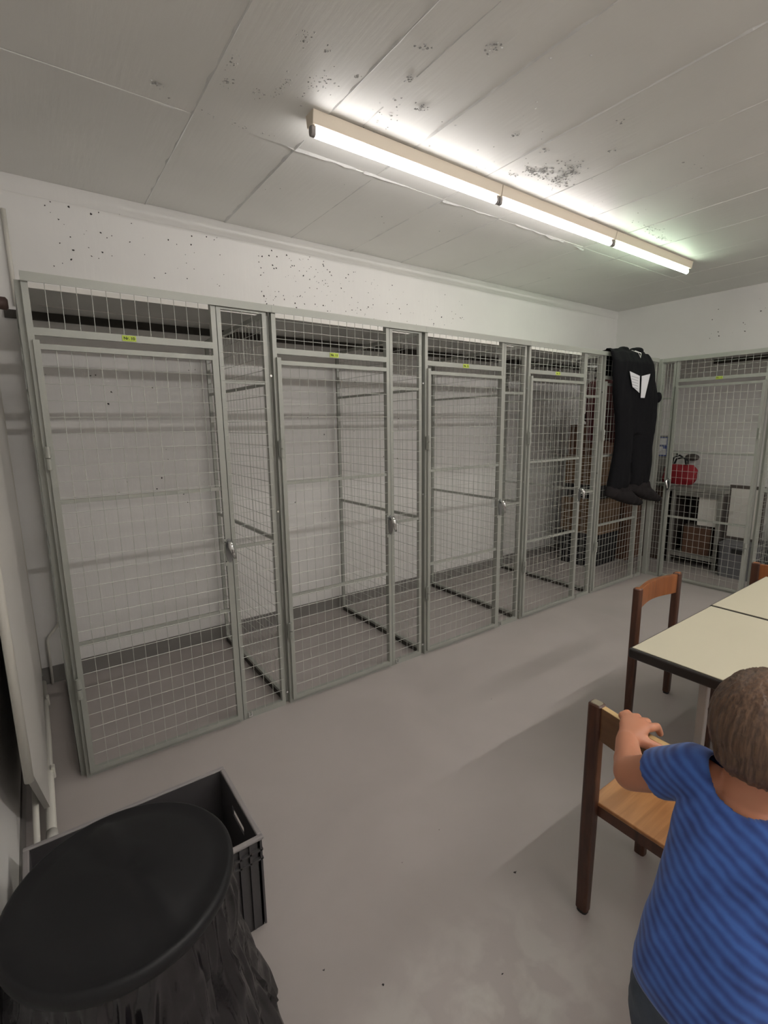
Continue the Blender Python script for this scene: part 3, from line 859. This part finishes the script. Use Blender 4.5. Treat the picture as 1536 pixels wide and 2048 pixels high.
carton(6.67, 7.0, -0.32, -0.06, 0.131, 0.43, 'reddish brown cardboard box inside the grey cabinet', M_CARD2, None)
o = MB().box(6.66, 6.98, -0.31, -0.08, 0.431, 0.445).build('tray', M_CABD, None, (6.8, -0.2, 0.431)); tag(o, 'flat dark tray under the white panel in the grey cabinet', 'tray')
o2 = bpy.data.objects['cap']; pass
tag(o2, 'small dark cap hanging from the black hook rail on the right wall', 'cap')
# framed white board right of the cabinet, slightly open
fb = thing('framed_board', (6.72, -0.60, 0.33), 'white board in a dark frame standing on the grey tote box', 'board')
fbb = (6.72, -0.60, 0.33)
MB().box(6.735, 6.75, -0.70, -0.44, 0.37, 0.86).build('board_sheet', M_WHITE, fb, fbb)
MB().box(6.73, 6.755, -0.73, -0.70, 0.345, 0.89).build('frame_stile', M_CABD, fb, fbb)
MB().box(6.73, 6.755, -0.44, -0.425, 0.345, 0.89).build('frame_stile', M_CABD, fb, fbb)
MB().box(6.73, 6.755, -0.70, -0.44, 0.86, 0.89).build('frame_rail', M_CABD, fb, fbb)
MB().box(6.73, 6.755, -0.70, -0.44, 0.345, 0.37).build('frame_rail', M_CABD, fb, fbb)
tote(6.50, 6.92, -0.80, -0.445, 0.0, 0.335, 'grey plastic tote box with lid on the floor right of the cabinet', M_TOTE)
# things in the last cage
tote(6.45, 6.95, -1.55, -0.95, 0.0, 0.25, 'grey tote box on the floor of the cage at the right edge', M_TOTE)
ts = MB().ell((6.6, -1.10, 0.54), (0.16, 0.16, 0.265)).ell((6.62, -1.22, 0.62), (0.15, 0.15, 0.30)).ell((6.58, -1.32, 0.51), (0.15, 0.18, 0.235))
o = remesh(ts, 'black_bag', M_BLACKF, None, (6.6, -1.2, 0.26), 0.014, 3, lambda c: 0.02 * noise.noise(c * 9))
tag(o, 'black bag bulging on the grey tote box at the right edge', 'bag')
o = MB().path([(6.40, -1.00, 0.60), (6.40, -1.03, 0.45), (6.41, -1.06, 0.33)], 0.014).build('white_strap', M_WHITE, None, (6.4, -1.03, 0.33))
tag(o, 'white strap hanging in front of the black bag at the right edge', 'strap')

# ------------------------------------------------------------------ black waders hanging over the rail
wt = thing('waders', (5.40, -0.06, 2.11), 'black waders with sock feet hanging over the top rail of the corner cage', 'waders')
wbse = (5.40, -0.06, 2.11)
Y = -0.075
wm = MB()
def wring(xl, xr, z, d=0.05, y=Y): return (((xl + xr) / 2, y, z), ((xr - xl) / 2, 0, 0), (0, d, 0))
wm.loft([wring(5.05, 5.66, 2.105, .035, -.045), wring(5.055, 5.70, 2.02), wring(5.08, 5.735, 1.88, .055), wring(5.11, 5.80, 1.72, .06), wring(5.15, 5.80, 1.56, .06), wring(5.18, 5.79, 1.42, .055)], 40, 2.8)
wm.loft([wring(5.16, 5.44, 1.52), wring(5.18, 5.41, 1.40), wring(5.175, 5.41, 1.28), wring(5.14, 5.42, 1.12, .052), wring(5.105, 5.43, 1.00, .055), wring(5.09, 5.42, .95, .05)], 28, 2.5)
wm.loft([wring(5.40, 5.80, 1.52), wring(5.42, 5.785, 1.40), wring(5.42, 5.78, 1.28), wring(5.44, 5.78, 1.12, .052), wring(5.445, 5.765, 1.00, .055), wring(5.45, 5.75, .95, .05)], 28, 2.5)
# part folded over the rail to the inside
wm.loft([wring(5.06, 5.66, 2.13, .045, 0.0), wring(5.07, 5.64, 2.112, .06, 0.0), ], 40, 2.6)
wm.loft([wring(5.08, 5.62, 2.125, .025, 0.05), wring(5.10, 5.60, 1.90, .03, 0.065)], 40, 2.8)
wm.ell((5.28, -0.02, 2.135), (0.06, 0.04, 0.02)).ell((5.5, -0.02, 2.135), (0.09, 0.05, 0.025))
wm.ell((5.84, Y, 1.74), (0.035, 0.03, 0.05))
def folds(c):
    q = noise.noise(Vector((c.x * 13, c.y * 4, c.z * 3.2))) + 0.5 * noise.noise(Vector((c.x * 26, 5, c.z * 7)))
    return 0.011 * q
remesh(wm, 'wader_body', M_BLACKN, wt, wbse, 0.010, 3, folds)
for dx in (0, 0.355):
    sm_ = MB().caps([(5.23 + dx, Y, 0.985), (5.20 + dx, Y, 0.91)], [0.105 if dx == 0 else .11, 0.085])
    sm_ = MB()
    sm_.loft([((5.26 + dx, Y, 0.975), (0.165, 0, 0), (0, .052, 0)), ((5.265 + dx, Y, 0.93), (0.19, 0, 0), (0, .05, 0)), ((5.28 + dx, Y, 0.885), (0.20, 0, 0), (0, .045, 0))], 24, 2.4)
    sm_.caps([(5.20 + dx, Y, 0.905), (5.42 + dx, Y - .01, 0.85), (5.62 + dx, Y - 0.015, 0.785)], [0.052, 0.062, 0.032])
    sm_.caps([(5.20 + dx, Y, 0.915), (5.14 + dx, Y, 0.925)], [0.055, 0.052])
    remesh(sm_, 'sock_foot', M_SOCK, wt, wbse, 0.009, 5, lambda c: 0.004 * noise.noise(c * 20))
def quadplate(pts, y, d=0.002):
    vs = [(x, y, z) for x, z in pts] + [(x, y - d, z) for x, z in pts]
    return MB().add(vs, [(0, 1, 2, 3)[::1], (7, 6, 5, 4), (0, 4, 5, 1), (1, 5, 6, 2), (2, 6, 7, 3), (3, 7, 4, 0)])
la = quadplate([(5.185, 1.935), (5.35, 1.905), (5.365, 1.765), (5.245, 1.815)], -0.142).build('printed_patch', M_PAPER, wt, wbse)
lb = quadplate([(5.385, 1.905), (5.525, 1.93), (5.46, 1.725), (5.395, 1.725)], -0.142).build('printed_patch', M_PAPER, wt, wbse)
for k in range(5):
    z = 1.90 - 0.022 * k
    quadplate([(5.215 + .008 * k, z), (5.33, z - .012), (5.33, z - .017), (5.215 + .008 * k, z - .005)], -0.1443, 0.0006).build('print_line', M_PTXT, la, wbse).location = Vector((0, 0, 0))
MB().path([(5.36, -0.05, 2.125), (5.38, -0.10, 2.10), (5.41, -0.105, 2.06), (5.43, -0.10, 2.10), (5.42, -0.05, 2.125)], 0.004).build('buckle', M_CHROME, wt, wbse)
for o in wt.children:
    pass

# ------------------------------------------------------------------ tables
def table(x0, x1, y0, y1, zt, label):
    b = ((x0 + x1) / 2, (y0 + y1) / 2, 0)
    t = thing('table', b, label, 'table', group='cream topped tables')
    MB().box(x0 + 0.009, x1 - 0.009, y0 + 0.009, y1 - 0.009, zt - 0.004, zt).build('table_top', M_TOP, t, b, bevel=0.002)
    MB().box(x0, x1, y0, y1, zt - 0.042, zt - 0.0035).build('edge_band', M_TEDGE, t, b, bevel=0.007, seg=3)
    for lx in (x0 + 0.05, x1 - 0.09):
        for ly in (y1 - 0.25, y0 + 0.05):
            MB().box(lx, lx + 0.028, ly, ly + 0.028, 0.0, zt - 0.042).build('leg', M_TLEG, t, b, bevel=0.004)
    return t
ZTB = 0.708
table(2.795, 3.492, -2.25, -1.497, ZTB, 'near cream topped table with black edge beside the child')
table(3.496, 4.185, -2.25, -1.494, ZTB, 'far cream topped table with black edge, joined to the near one')

# ------------------------------------------------------------------ chairs
def chair(loc, rz, label, frame, back, seat, edge, cap, wdt=0.42, depth=0.39, h=0.72, sh=0.398):
    """local: back at x=0, seat towards +x, width along y (0..-wdt)"""
    t = thing('chair', loc, label, 'chair', rz, 'wooden chairs')
    for y in (0.0, -wdt):
        o = MB().loft([((0, y, 0.012), (0.0165, 0, 0), (0, 0.019, 0)), ((0, y, 0.3), (0.019, 0, 0), (0, 0.021, 0)), ((0, y, h - .004), (0.0185, 0, 0), (0, 0.021, 0)), ((0, y, h), (0.015, 0, 0), (0, 0.017, 0))], 20, 4).build('back_post', frame, t, bevel=0.0)
        MB().loft([((0, y, h), (0.013, 0, 0), (0, 0.015, 0)), ((0, y, h + 0.0012), (0.012, 0, 0), (0, 0.014, 0))], 20, 4).build('end_cap', cap, o)
        MB().loft([((0, y, 0), (0.0145, 0, 0), (0, 0.0165, 0)), ((0, y, 0.013), (0.0145, 0, 0), (0, 0.0165, 0))], 16, 3).build('glide', M_BLACKGAP, o)
        MB().loft([((depth - .03, y, 0.0), (0.016, 0, 0), (0, 0.018, 0)), ((depth - .03, y, sh - .034), (0.018, 0, 0), (0, 0.02, 0))], 20, 4).build('leg', frame, t)
    # curved backrest board
    n = 14; R = []
    zb, zt = h - 0.108, h - 0.006
    vs = []; fs = []
    for i in range(n + 1):
        s_ = i / n; y = -0.019 - s_ * (wdt - 0.038)
        bow = -0.030 * math.sin(PI * s_) ** 1.2 * 1.0 if True else 0
        drop = 0.0
        for (x, z) in ((bow - 0.010, zb), (bow + 0.010, zb), (bow + 0.010, zt), (bow - 0.010, zt)):
            vs.append((x, y, z))
    for i in range(n):
        a = 4 * i
        for k in range(4): fs.append((a + k, a + (k + 1) % 4, a + 4 + (k + 1) % 4, a + 4 + k))
    fs += [(3, 2, 1, 0), (4 * n, 4 * n + 1, 4 * n + 2, 4 * n + 3)]
    br = MB().add(vs, fs).build('backrest', back, t, bevel=0.002)
    vs2 = []; fs2 = []
    for i in range(n + 1):
        x0, y0, z0 = vs[4 * i + 3]
        vs2 += [(x0 + 0.001, y0, zt), (x0 + 0.019, y0, zt), (x0 + 0.019, y0, zt + 0.0015), (x0 + 0.001, y0, zt + 0.0015)]
    for i in range(n):
        a = 4 * i
        for k in range(4): fs2.append((a + k, a + (k + 1) % 4, a + 4 + (k + 1) % 4, a + 4 + k))
    fs2 += [(3, 2, 1, 0), (4 * n, 4 * n + 1, 4 * n + 2, 4 * n + 3)]
    MB().add(vs2, fs2).build('top_edge', edge, br)
    MB().box(0.008, depth, -wdt - 0.006, 0.006, sh - 0.012, sh).build('seat', seat, t, bevel=0.003)
    MB().box(0.012, 0.034, -wdt + 0.018, -0.018, sh - 0.048, sh - 0.0125).box(depth - .035, depth - .013, -wdt + 0.018, -0.018, sh - 0.048, sh - 0.0125).box(0.018, depth - .045, -0.012, 0.008, sh - .048, sh - .0125).box(0.018, depth - .045, -wdt - .008, -wdt + .012, sh - .048, sh - .0125).build('seat_frame', frame, t)
    return t
chair((2.345, -1.642, 0), 0, 'brown wooden chair with pale wood seat that the child holds', M_WOODD, M_BACKR, M_SEAT, M_EDGE, M_CAP)
chair((3.875, -1.195, 0), -PI / 2, 'orange brown wooden chair at the far long side of the tables', M_WOODD, M_WOODO, M_SEAT, M_WOODO, M_WOODO, h=0.712)
chair((4.385, -1.395 - 0.42, 0), PI, 'orange brown wooden chair at the far end of the tables, at the right edge', M_WOODD, M_WOODO, M_SEAT, M_WOODO, M_WOODO, h=0.722)

# ------------------------------------------------------------------ grey crate, bin with bag
kb = (1.228, -0.905, 0)
kt = thing('plastic_crate', kb, 'open grey plastic crate on the floor behind the black bin', 'crate')
cx0, cx1, cy0, cy1, H = 0.935, 1.522, -1.095, -0.715, 0.32
ti = 0.012  # taper
for nm, bx in (('end_wall', (cx0 + ti, cx0 + ti + .005, cy0 + ti, cy1 - ti)), ('side_wall', (cx0 + ti, cx1 - ti, cy0 + ti, cy0 + ti + .005)), ('side_wall', (cx0 + ti, cx1 - ti, cy1 - ti - .005, cy1 - ti))):
    MB().box(*bx, 0.004, H - .004).build(nm, M_CRATE, kt, kb)
# far end wall with a hand hole (built from pieces round the opening)
xe = cx1 - ti
ym = (cy0 + cy1) / 2
MB().box(xe - .005, xe, cy0 + ti, cy1 - ti, .004, .225).box(xe - .005, xe, cy0 + ti, ym - .055, .225, .262).box(xe - .005, xe, ym + .055, cy1 - ti, .225, .262).box(xe - .005, xe, cy0 + ti, cy1 - ti, .262, H - .004).build('end_wall', M_CRATE, kt, kb)
MB().box(cx0 + ti, cx1 - ti, cy0 + ti, cy1 - ti, 0.0, 0.006).build('crate_base', M_CRATE, kt, kb)
rim = MB()
rw = 0.016
rim.box(cx0, cx1, cy0, cy0 + rw, H - .012, H).box(cx0, cx1, cy1 - rw, cy1, H - .012, H).box(cx0, cx0 + rw, cy0 + rw, cy1 - rw, H - .012, H).box(cx1 - rw, cx1, cy0 + rw, cy1 - rw, H - .012, H)
rim.build('rim', M_CRATER, kt, kb, bevel=0.004)
rib = MB()
for z in (H - .05, H - .08):
    rib.box(cx0 + .004, cx1 - .004, cy0 + .003, cy0 + ti, z, z + .006).box(cx0 + .004, cx1 - .004, cy1 - ti, cy1 - .003, z, z + .006)
    rib.box(cx1 - ti, cx1 - .003, cy0 + .004, cy1 - .004, z, z + .006).box(cx0 + .003, cx0 + ti, cy0 + .004, cy1 - .004, z, z + .006)
rib.build('rib', M_CRATE, kt, kb, kind=None)
for x in (cx1 - .045, cx1 - .075, cx1 - .012, cx0 + .045, cx0 + .09, cx0 + 0.29):
    MB().box(x, x + .006, cy0 + .003, cy0 + ti, .01, H - .012).build('rib', M_CRATE, kt, kb)
for y in (cy0 + .012, cy0 + .06, cy1 - .06, cy1 - .018):
    MB().box(cx1 - ti, cx1 - .003, y, y + .006, .01, H - .012).build('rib', M_CRATE, kt, kb)

bx, by = 1.143, -1.305
bt = thing('waste_bin', (bx, by, 0), 'round black waste bin with flat lid and black bag hanging out', 'bin')
bb = (bx, by, 0)
def ringz(z, r, k=1.0): return ((bx, by, z), (r, 0, 0), (0, r * k, 0))
MB().loft([ringz(0.0, .165), ringz(.03, .17), ringz(.50, .195), ringz(.565, .198)], 48).build('bin_body', M_LID, bt, bb, smooth=True)
# lid: flat, low dome with shallow creases
lm = MB(); n = 72; vs = []; fs = []
prof = [(0.217, .562), (0.220, .570), (0.220, .584), (0.215, .591), (0.209, .593), (0.204, .590), (0.17, .597), (0.13, .603), (0.08, .607), (0.03, .609)]
for (r, z) in prof:
    for i in range(n):
        a = 2 * PI * i / n
        x = r * math.cos(a); y = r * math.sin(a)
        dz = 0
        if r < .19:
            q = x + 0.25 * y
            dz = 0.010 * math.exp(-((q - .02) / .02) ** 2) - 0.006 * math.exp(-((q + .03) / .02) ** 2)
        vs.append((bx + x, by + y, z + dz))
vs.append((bx, by, .61))
for j in range(len(prof) - 1):
    fs += [(j * n + i, j * n + (i + 1) % n, (j + 1) * n + (i + 1) % n, (j + 1) * n + i) for i in range(n)]
L = (len(prof) - 1) * n
fs += [(L + i, L + (i + 1) % n, len(vs) - 1) for i in range(n)]
lm.add(vs, fs).build('lid', M_LID, bt, bb, smooth=True)
# bin bag: pulled over the rim, hanging in sharp folds
gm = MB(); n = 240; vs = []; fs = []
rows = 46
for j in range(rows + 1):
    t = j / rows
    z = 0.572 - 0.566 * t
    for i in range(n):
        a = 2 * PI * i / n
        flare = 0.206 + 0.012 * math.sin(t * PI) + 0.11 * max(0, t - .25) ** 1.1 * (0.75 + 0.45 * math.cos(a - 0.1))
        lim = 1.0
        if math.sin(a) > 0: flare = min(flare, 0.205 / max(0.25, math.sin(a)) * 0.98) if math.sin(a) > .3 else flare
        if math.cos(a) < 0: flare = min(flare, 0.240 / max(0.3, -math.cos(a)))
        v1 = noise.noise(Vector((math.cos(a) * 3.2, math.sin(a) * 3.2, t * 1.3 + 3)))
        v2 = noise.noise(Vector((math.cos(a) * 9 + t * 1.5, math.sin(a) * 9 - t, t * 2.2)))
        v3 = abs(noise.noise(Vector((math.cos(a) * 17 - t * 2, math.sin(a) * 17 + t * 2, t * 3))))
        amp = min(1, t * 6 + 0.15)
        r = flare + amp * (0.022 * v1 * (0.5 + t) + 0.024 * v2 - 0.026 * v3 + 0.010)
        if math.sin(a) > .3: r = min(r, 0.198 / max(0.3, math.sin(a)))
        if math.cos(a) < -.3: r = min(r, 0.243 / -math.cos(a))
        vs.append((bx + r * math.cos(a), by + r * math.sin(a), z + 0.004 * v2))
for j in range(rows):
    fs += [(j * n + (i + 1) % n, j * n + i, (j + 1) * n + i, (j + 1) * n + (i + 1) % n) for i in range(n)]
gm.add(vs, fs).build('bin_bag', M_BAG, bt, bb, smooth=True)

# ------------------------------------------------------------------ left wall things
bd = thing('leaning_board', (0.985, 0.0, 0), 'tall white board in a white tube frame along the left wall', 'board')
db = (0.985, 0.0, 0)
bp = [(-0.865, 0.64), (-0.865, 1.84), (0.98, 1.84), (0.98, 0.10), (-0.25, 0.10)]
MB().add([(0.974, y, z) for y, z in bp] + [(0.992, y, z) for y, z in bp], [(0, 1, 2, 3, 4), (9, 8, 7, 6, 5)] + [(i, 5 + i, 5 + (i + 1) % 5, (i + 1) % 5) for i in range(5)]).build('board_sheet', M_BOARD, bd, db)
MB().path([(0.985, -0.875, 0.62), (0.985, -0.875, 1.78), (0.985, -0.84, 1.85), (0.985, 0.94, 1.85), (0.985, 0.99, 1.80), (0.985, 0.99, 0.1)], 0.011, 10).build('frame_tube', M_WTUBE, bd, db, smooth=True)
MB().path([(0.992, 1.0, 0.05), (0.995, 0.4, 0.05), (0.990, -0.34, 0.05)], 0.017, 12).build('foot_tube', M_WTUBE, bd, db, smooth=True)
MB().loft([((0.990, -0.33, 0.05), (0.019, 0, 0), (0, 0, 0.019)), ((0.990, -0.385, 0.05), (0.020, 0, 0), (0, 0, 0.020)), ((0.990, -0.40, 0.05), (0.013, 0, 0), (0, 0, 0.013))], 16).build('end_cap', M_WHITE, bd, db, smooth=True)
for y in (0.75, 0.05):
    MB().box(1.0, 1.016, y, y + .03, 0.02, 0.075).build('clip', M_WTUBE, bd, db, bevel=0.004)
MB().path([(0.945, -0.60, 0.0), (0.952, -0.50, 0.12), (0.960, -0.36, 0.24), (0.968, -0.2, 0.36)], 0.010, 10).build('strut', M_WTUBE, bd, db, smooth=True)
cdt = MB().path([(1.113, YB - .014, 2.66), (1.113, YB - .014, 2.18)], 0.011, 10)
simple('cable_conduit', cdt, M_WTUBE, 'white conduit running up the back wall above the leftmost cage', 'pipe', (1.113, YB - .014, 2.18), smooth=True)
cdt = MB().path([(1.121, YB - .020, 2.09), (1.121, YB - .020, 0.40), (1.112, YB - .020, 0.375), (1.052, YB - .020, 0.305), (1.040, YB - .020, 0.28), (1.037, YB - .020, 0.0)], 0.008, 10)
simple('cable_conduit', cdt, M_WTUBE, 'thin white conduit bending down to the floor in the left rear corner', 'pipe', (1.04, YB - .02, 0), smooth=True)
hkt = thing('wall_hook', (XL, 0.45, 2.07), 'wall hook with brown rubber tip high on the left wall', 'hook')
hb = (XL, 0.45, 2.07)
MB().tube((XL, 0.45, 2.055), (1.035, 0.45, 2.066), 0.008, 10).build('rod', M_RUBBROWN, hkt, hb)
MB().loft([((1.03, 0.45, 2.066), (0, .016, 0), (0, 0, .016)), ((1.045, 0.45, 2.068), (0, .026, 0), (0, 0, .026)), ((1.072, 0.45, 2.066), (0, .024, 0), (0, 0, .028)), ((1.080, 0.45, 2.066), (0, .015, 0), (0, 0, .018))], 14).build('rubber_tip', M_RUBBROWN, hkt, hb, smooth=True)
MB().loft([((XL, 0.45, 2.03), (0, .04, 0), (0, 0, .03)), ((1.02, 0.45, 2.035), (0, .03, 0), (0, 0, .02))], 14).build('bracket', M_WTUBE, hkt, hb)

# ------------------------------------------------------------------ the child
kid = thing('person', (1.95, -2.09, 0), 'small child in a blue striped T-shirt seen from behind, one hand on the chair', 'person')
kb = (1.95, -2.09, 0)
V = Vector
HC = V((2.118, -2.092, 0.968))     # head centre
SHL, SHR = V((2.085, -1.995, 0.835)), V((2.105, -2.225, 0.835))
EL, WL = V((2.105, -1.865, 0.742)), V((2.222, -1.795, 0.735))
HIP = V((1.965, -2.095, 0.50))
body = MB()
# head: skull, jaw, face
body.ell(HC, (0.094, 0.078, 0.100), 28, 18)
body.ell(HC + V((0.028, 0, -0.040)), (0.066, 0.062, 0.066), 24, 14)
body.ell(HC + V((0.084, 0, -0.064)), (0.020, 0.024, 0.018))         # chin
body.ell(HC + V((0.098, 0, -0.018)), (0.014, 0.010, 0.013))         # nose
body.ell(HC + V((0.080, 0.030, -0.030)), (0.018, 0.022, 0.022)); body.ell(HC + V((0.080, -0.030, -0.030)), (0.018, 0.022, 0.022))
body.ell(HC + V((0.090, 0, -0.044)), (0.010, 0.018, 0.006))
for s in (1, -1):                                                     # ears
    body.ell(HC + V((0.004, s * 0.080, -0.018)), (0.019, 0.007, 0.027))
    body.ell(HC + V((-0.004, s * 0.085, -0.012)), (0.012, 0.005, 0.018))
# neck
body.loft([(V((2.085, -2.09, 0.83)), (0.050, 0, 0), (0, 0.062, 0)), (V((2.098, -2.09, 0.872)), (0.044, 0, 0), (0, 0.046, 0)), (V((2.110, -2.092, 0.92)), (0.044, 0, 0), (0, 0.045, 0))], 24)
# trunk
TR = [((1.965, -2.095, 0.44), .072, .098), ((1.962, -2.095, 0.50), .082, .108), ((1.985, -2.097, 0.58), .078, .100), ((2.015, -2.10, 0.66), .076, .101), ((2.05, -2.105, 0.74), .078, .108), ((2.075, -2.107, 0.80), .070, .108), ((2.088, -2.105, 0.845), .052, .080)]
body.loft([(c, (a, 0, 0), (0, b_, 0)) for c, a, b_ in TR], 28, 2.3)
body.caps([V((2.08, -2.02, .83)), SHL, EL, WL], [0.045, 0.042, 0.036, 0.026], 18)
body.ell(EL.lerp(WL, 0.35), (0.034, 0.034, 0.032))
# right arm reaches forward to the chair too (outside the picture)
ER, WRR = V((2.16, -2.30, 0.72)), V((2.27, -2.24, 0.70))
body.caps([V((2.09, -2.18, .83)), SHR, ER, WRR], [0.045, 0.042, 0.032, 0.023], 18)
# legs and feet
for s, yy in ((1, -2.04), (-1, -2.15)):
    body.caps([V((1.965, yy + s * .002, 0.46)), V((1.985, yy + s * 0.008, 0.245)), V((1.955, yy + s * 0.012, 0.055))], [0.062, 0.042, 0.028], 18)
    body.caps([V((1.945, yy + s * .012, 0.028)), V((2.035, yy + s * .02, 0.022))], [0.028, 0.022], 16)
# left hand laid over the top of the backrest: palm, four curled fingers, thumb along the near face
def hand(mb, W, palm_c, knuckles, tips, mids, thumb):
    kc = sum(knuckles, V()) / 4
    ax = (kc - W).normalized()
    side = (knuckles[0] - knuckles[3]).normalized()
    nr = ax.cross(side).normalized()
    mb.loft([(W, side * .026, nr * .021), (W.lerp(palm_c, .5), side * .028, nr * .019), (palm_c, side * .036, nr * .018), (kc, side * .039, nr * .013), (kc + ax * .008, side * .034, nr * .008)], 20, 2.3)
    for k, m_, tp in zip(knuckles, mids, tips):
        mb.caps([palm_c.lerp(k, 0.5), k, m_, tp], [0.0115, 0.0115, 0.0105, 0.0088], 12)
    mb.caps(thumb, [0.0155, 0.013, 0.0115, 0.0092][:len(thumb)], 12)
PC = V((2.268, -1.786, 0.744))
ky = [-1.742, -1.765, -1.789, -1.812]
kn = [V((2.303 + a, y, 0.748 + d)) for y, d, a in zip(ky, (0.0, .004, .004, 0.0), (-.006, .002, .003, -.002))]
md = [V((2.336 + a, y, 0.7405)) for y, a in zip((-1.738, -1.763, -1.789, -1.815), (-.004, 0, 0, -.002))]
tp = [V((2.352 + a, y, 0.714)) for y, a in zip((-1.737, -1.763, -1.790, -1.818), (-.002, 0, 0, -.001))]
hand(body, WL, PC, kn, tp, md, [V((2.252, -1.815, 0.733)), V((2.272, -1.842, 0.724)), V((2.288, -1.862, 0.715)), V((2.300, -1.882, 0.710))])
PC2 = V((2.30, -2.215, 0.712))
hand(body, WRR, PC2, [V((2.318, -2.19 - .02 * i, 0.715)) for i in range(4)], [V((2.352, -2.185 - .02 * i, 0.68)) for i in range(4)], [V((2.345, -2.19 - .02 * i, 0.712)) for i in range(4)], [V((2.29, -2.19, 0.70)), V((2.30, -2.165, 0.69)), V((2.306, -2.15, 0.685))])
remesh(body, 'body', M_SKIN, kid, kb, 0.0042, 5)
# eyes
for s in (1, -1):
    ey = MB().ell(HC + V((0.0775, s * 0.030, 0.0)), (0.010, 0.0105, 0.0085), 14, 10).build('eye', M_PAPER, kid, kb, smooth=True)
    MB().ell(HC + V((0.0865, s * 0.031, 0.0)), (0.002, 0.0045, 0.0045), 12, 8).build('iris', M_INK, ey, kb, smooth=True)
# hair: short, brown
hm = MB()
hm.ell(HC + V((-0.006, 0, 0.012)), (0.100, 0.086, 0.104), 32, 20)
hm.ell(HC + V((-0.052, 0, -0.030)), (0.047, 0.064, 0.050), 24, 14)
hair = remesh(hm, 'hair', M_HAIR, kid, kb, 0.005, 3, None)
me = hair.data
bmh = bmesh.new(); bmh.from_mesh(me)
kill = []
for v in bmh.verts:
    q = v.co + V(kb) - HC
    face = q.x > 0.052 - 0.25 * (0.06 - q.z) and q.z < 0.058
    low = q.z < -0.070
    ear = abs(q.y) > 0.05 and q.x > -0.016 and q.z < -0.004
    if face or low or ear: kill.append(v)
bmesh.ops.delete(bmh, geom=kill, context='VERTS')
for v in bmh.verts:
    q = v.co + V(kb) - HC
    ang = math.atan2(q.y, q.x)
    v.co += v.normal * (0.0035 * noise.noise(V((ang * 16, q.z * 10, 1))) + 0.003 * noise.noise(V((ang * 40, q.z * 14, 5))))
bmh.to_mesh(me); bmh.free()
sd = hair.modifiers.new('thick', 'SOLIDIFY'); sd.thickness = 0.006; sd.offset = -1
# T-shirt
sh = MB()
TS = [((1.962, -2.095, 0.475), .092, .112), ((1.966, -2.095, 0.53), .096, .115), ((1.985, -2.098, 0.60), .096, .115), ((2.015, -2.10, 0.67), .092, .114), ((2.05, -2.105, 0.74), .090, .118), ((2.073, -2.107, 0.80), .082, .124), ((2.083, -2.107, 0.845), .062, .108), ((2.086, -2.107, 0.866), .040, .080)]
sh.loft([(c, (a, 0, 0), (0, b_, 0)) for c, a, b_ in TS], 40, 2.4)
for (a, b_) in ((SHL, EL), (SHR, ER)):
    d = (b_ - a); e_ = a + d * 0.52
    u = d.normalized().orthogonal().normalized(); v_ = d.normalized().cross(u)
    c0 = a + V((-0.005, (-0.05 if a.y > -2.1 else 0.05), -0.006))
    sh.caps([c0, a], [.056, .054], 24)
    sh.loft([(a, u * .054, v_ * .054), (a.lerp(e_, .6), u * .050, v_ * .050), (e_, u * .049, v_ * .049)], 24)
def sfold(c):
    q = noise.noise(V((c.x * 9 + c.z * 6, c.y * 11 + c.z * 7, c.z * 5)))
    q2 = noise.noise(V((c.x * 20, c.y * 24 + c.z * 12, c.z * 12)))
    edge = 1.0
    return 0.006 * q + 0.003 * q2
shirt = remesh(sh, 't_shirt', M_SHIRT, kid, kb, 0.005, 3, sfold)
me = shirt.data
bmh = bmesh.new(); bmh.from_mesh(me)
# neckline: cut the top open around the neck
kill = []
for v in bmh.verts:
    q = v.co + V(kb)
    p = q - V((2.085, -2.092, 0.0))
    if q.z > 0.838 and (p.x / .062) ** 2 + (p.y / .072) ** 2 < 1: kill.append(v)
    if q.z < 0.497 + 0.10 * (q.y + 2.0) * 0.3: kill.append(v)
bmesh.ops.delete(bmh, geom=kill, context='VERTS')
for e in bmh.edges:                      # even out both cut edges
    if e.is_boundary:
        for v in e.verts:
            q = v.co + V(kb)
            if q.z > 0.8:
                p = q - V((2.085, -2.092, 0.0)); k_ = math.hypot(p.x / .060, p.y / .070)
                if k_ > 0: q.x = 2.085 + p.x / k_; q.y = -2.092 + p.y / k_
            elif q.z < 0.52: q.z = 0.497 + 0.03 * (q.y + 2.0)
            v.co = q - V(kb)
bmh.to_mesh(me); bmh.free()
sd = shirt.modifiers.new('thick', 'SOLIDIFY'); sd.thickness = 0.003; sd.offset = 0
# trousers
pm = MB()
pm.loft([((1.965, -2.095, 0.36), (0.085, 0, 0), (0, 0.112, 0)), ((1.963, -2.095, 0.46), (0.092, 0, 0), (0, 0.122, 0)), ((1.962, -2.095, 0.51), (0.086, 0, 0), (0, 0.114, 0))], 32, 2.4)
for s, yy in ((1, -2.04), (-1, -2.15)):
    pm.caps([V((1.965, yy, 0.42)), V((1.985, yy + s * 0.008, 0.245)), V((1.955, yy + s * 0.012, 0.10))], [0.070, 0.056, 0.046], 20)
remesh(pm, 'trousers', M_PANTS, kid, kb, 0.007, 3, lambda c: 0.005 * noise.noise(V((c.x * 14, c.y * 14, c.z * 22))))
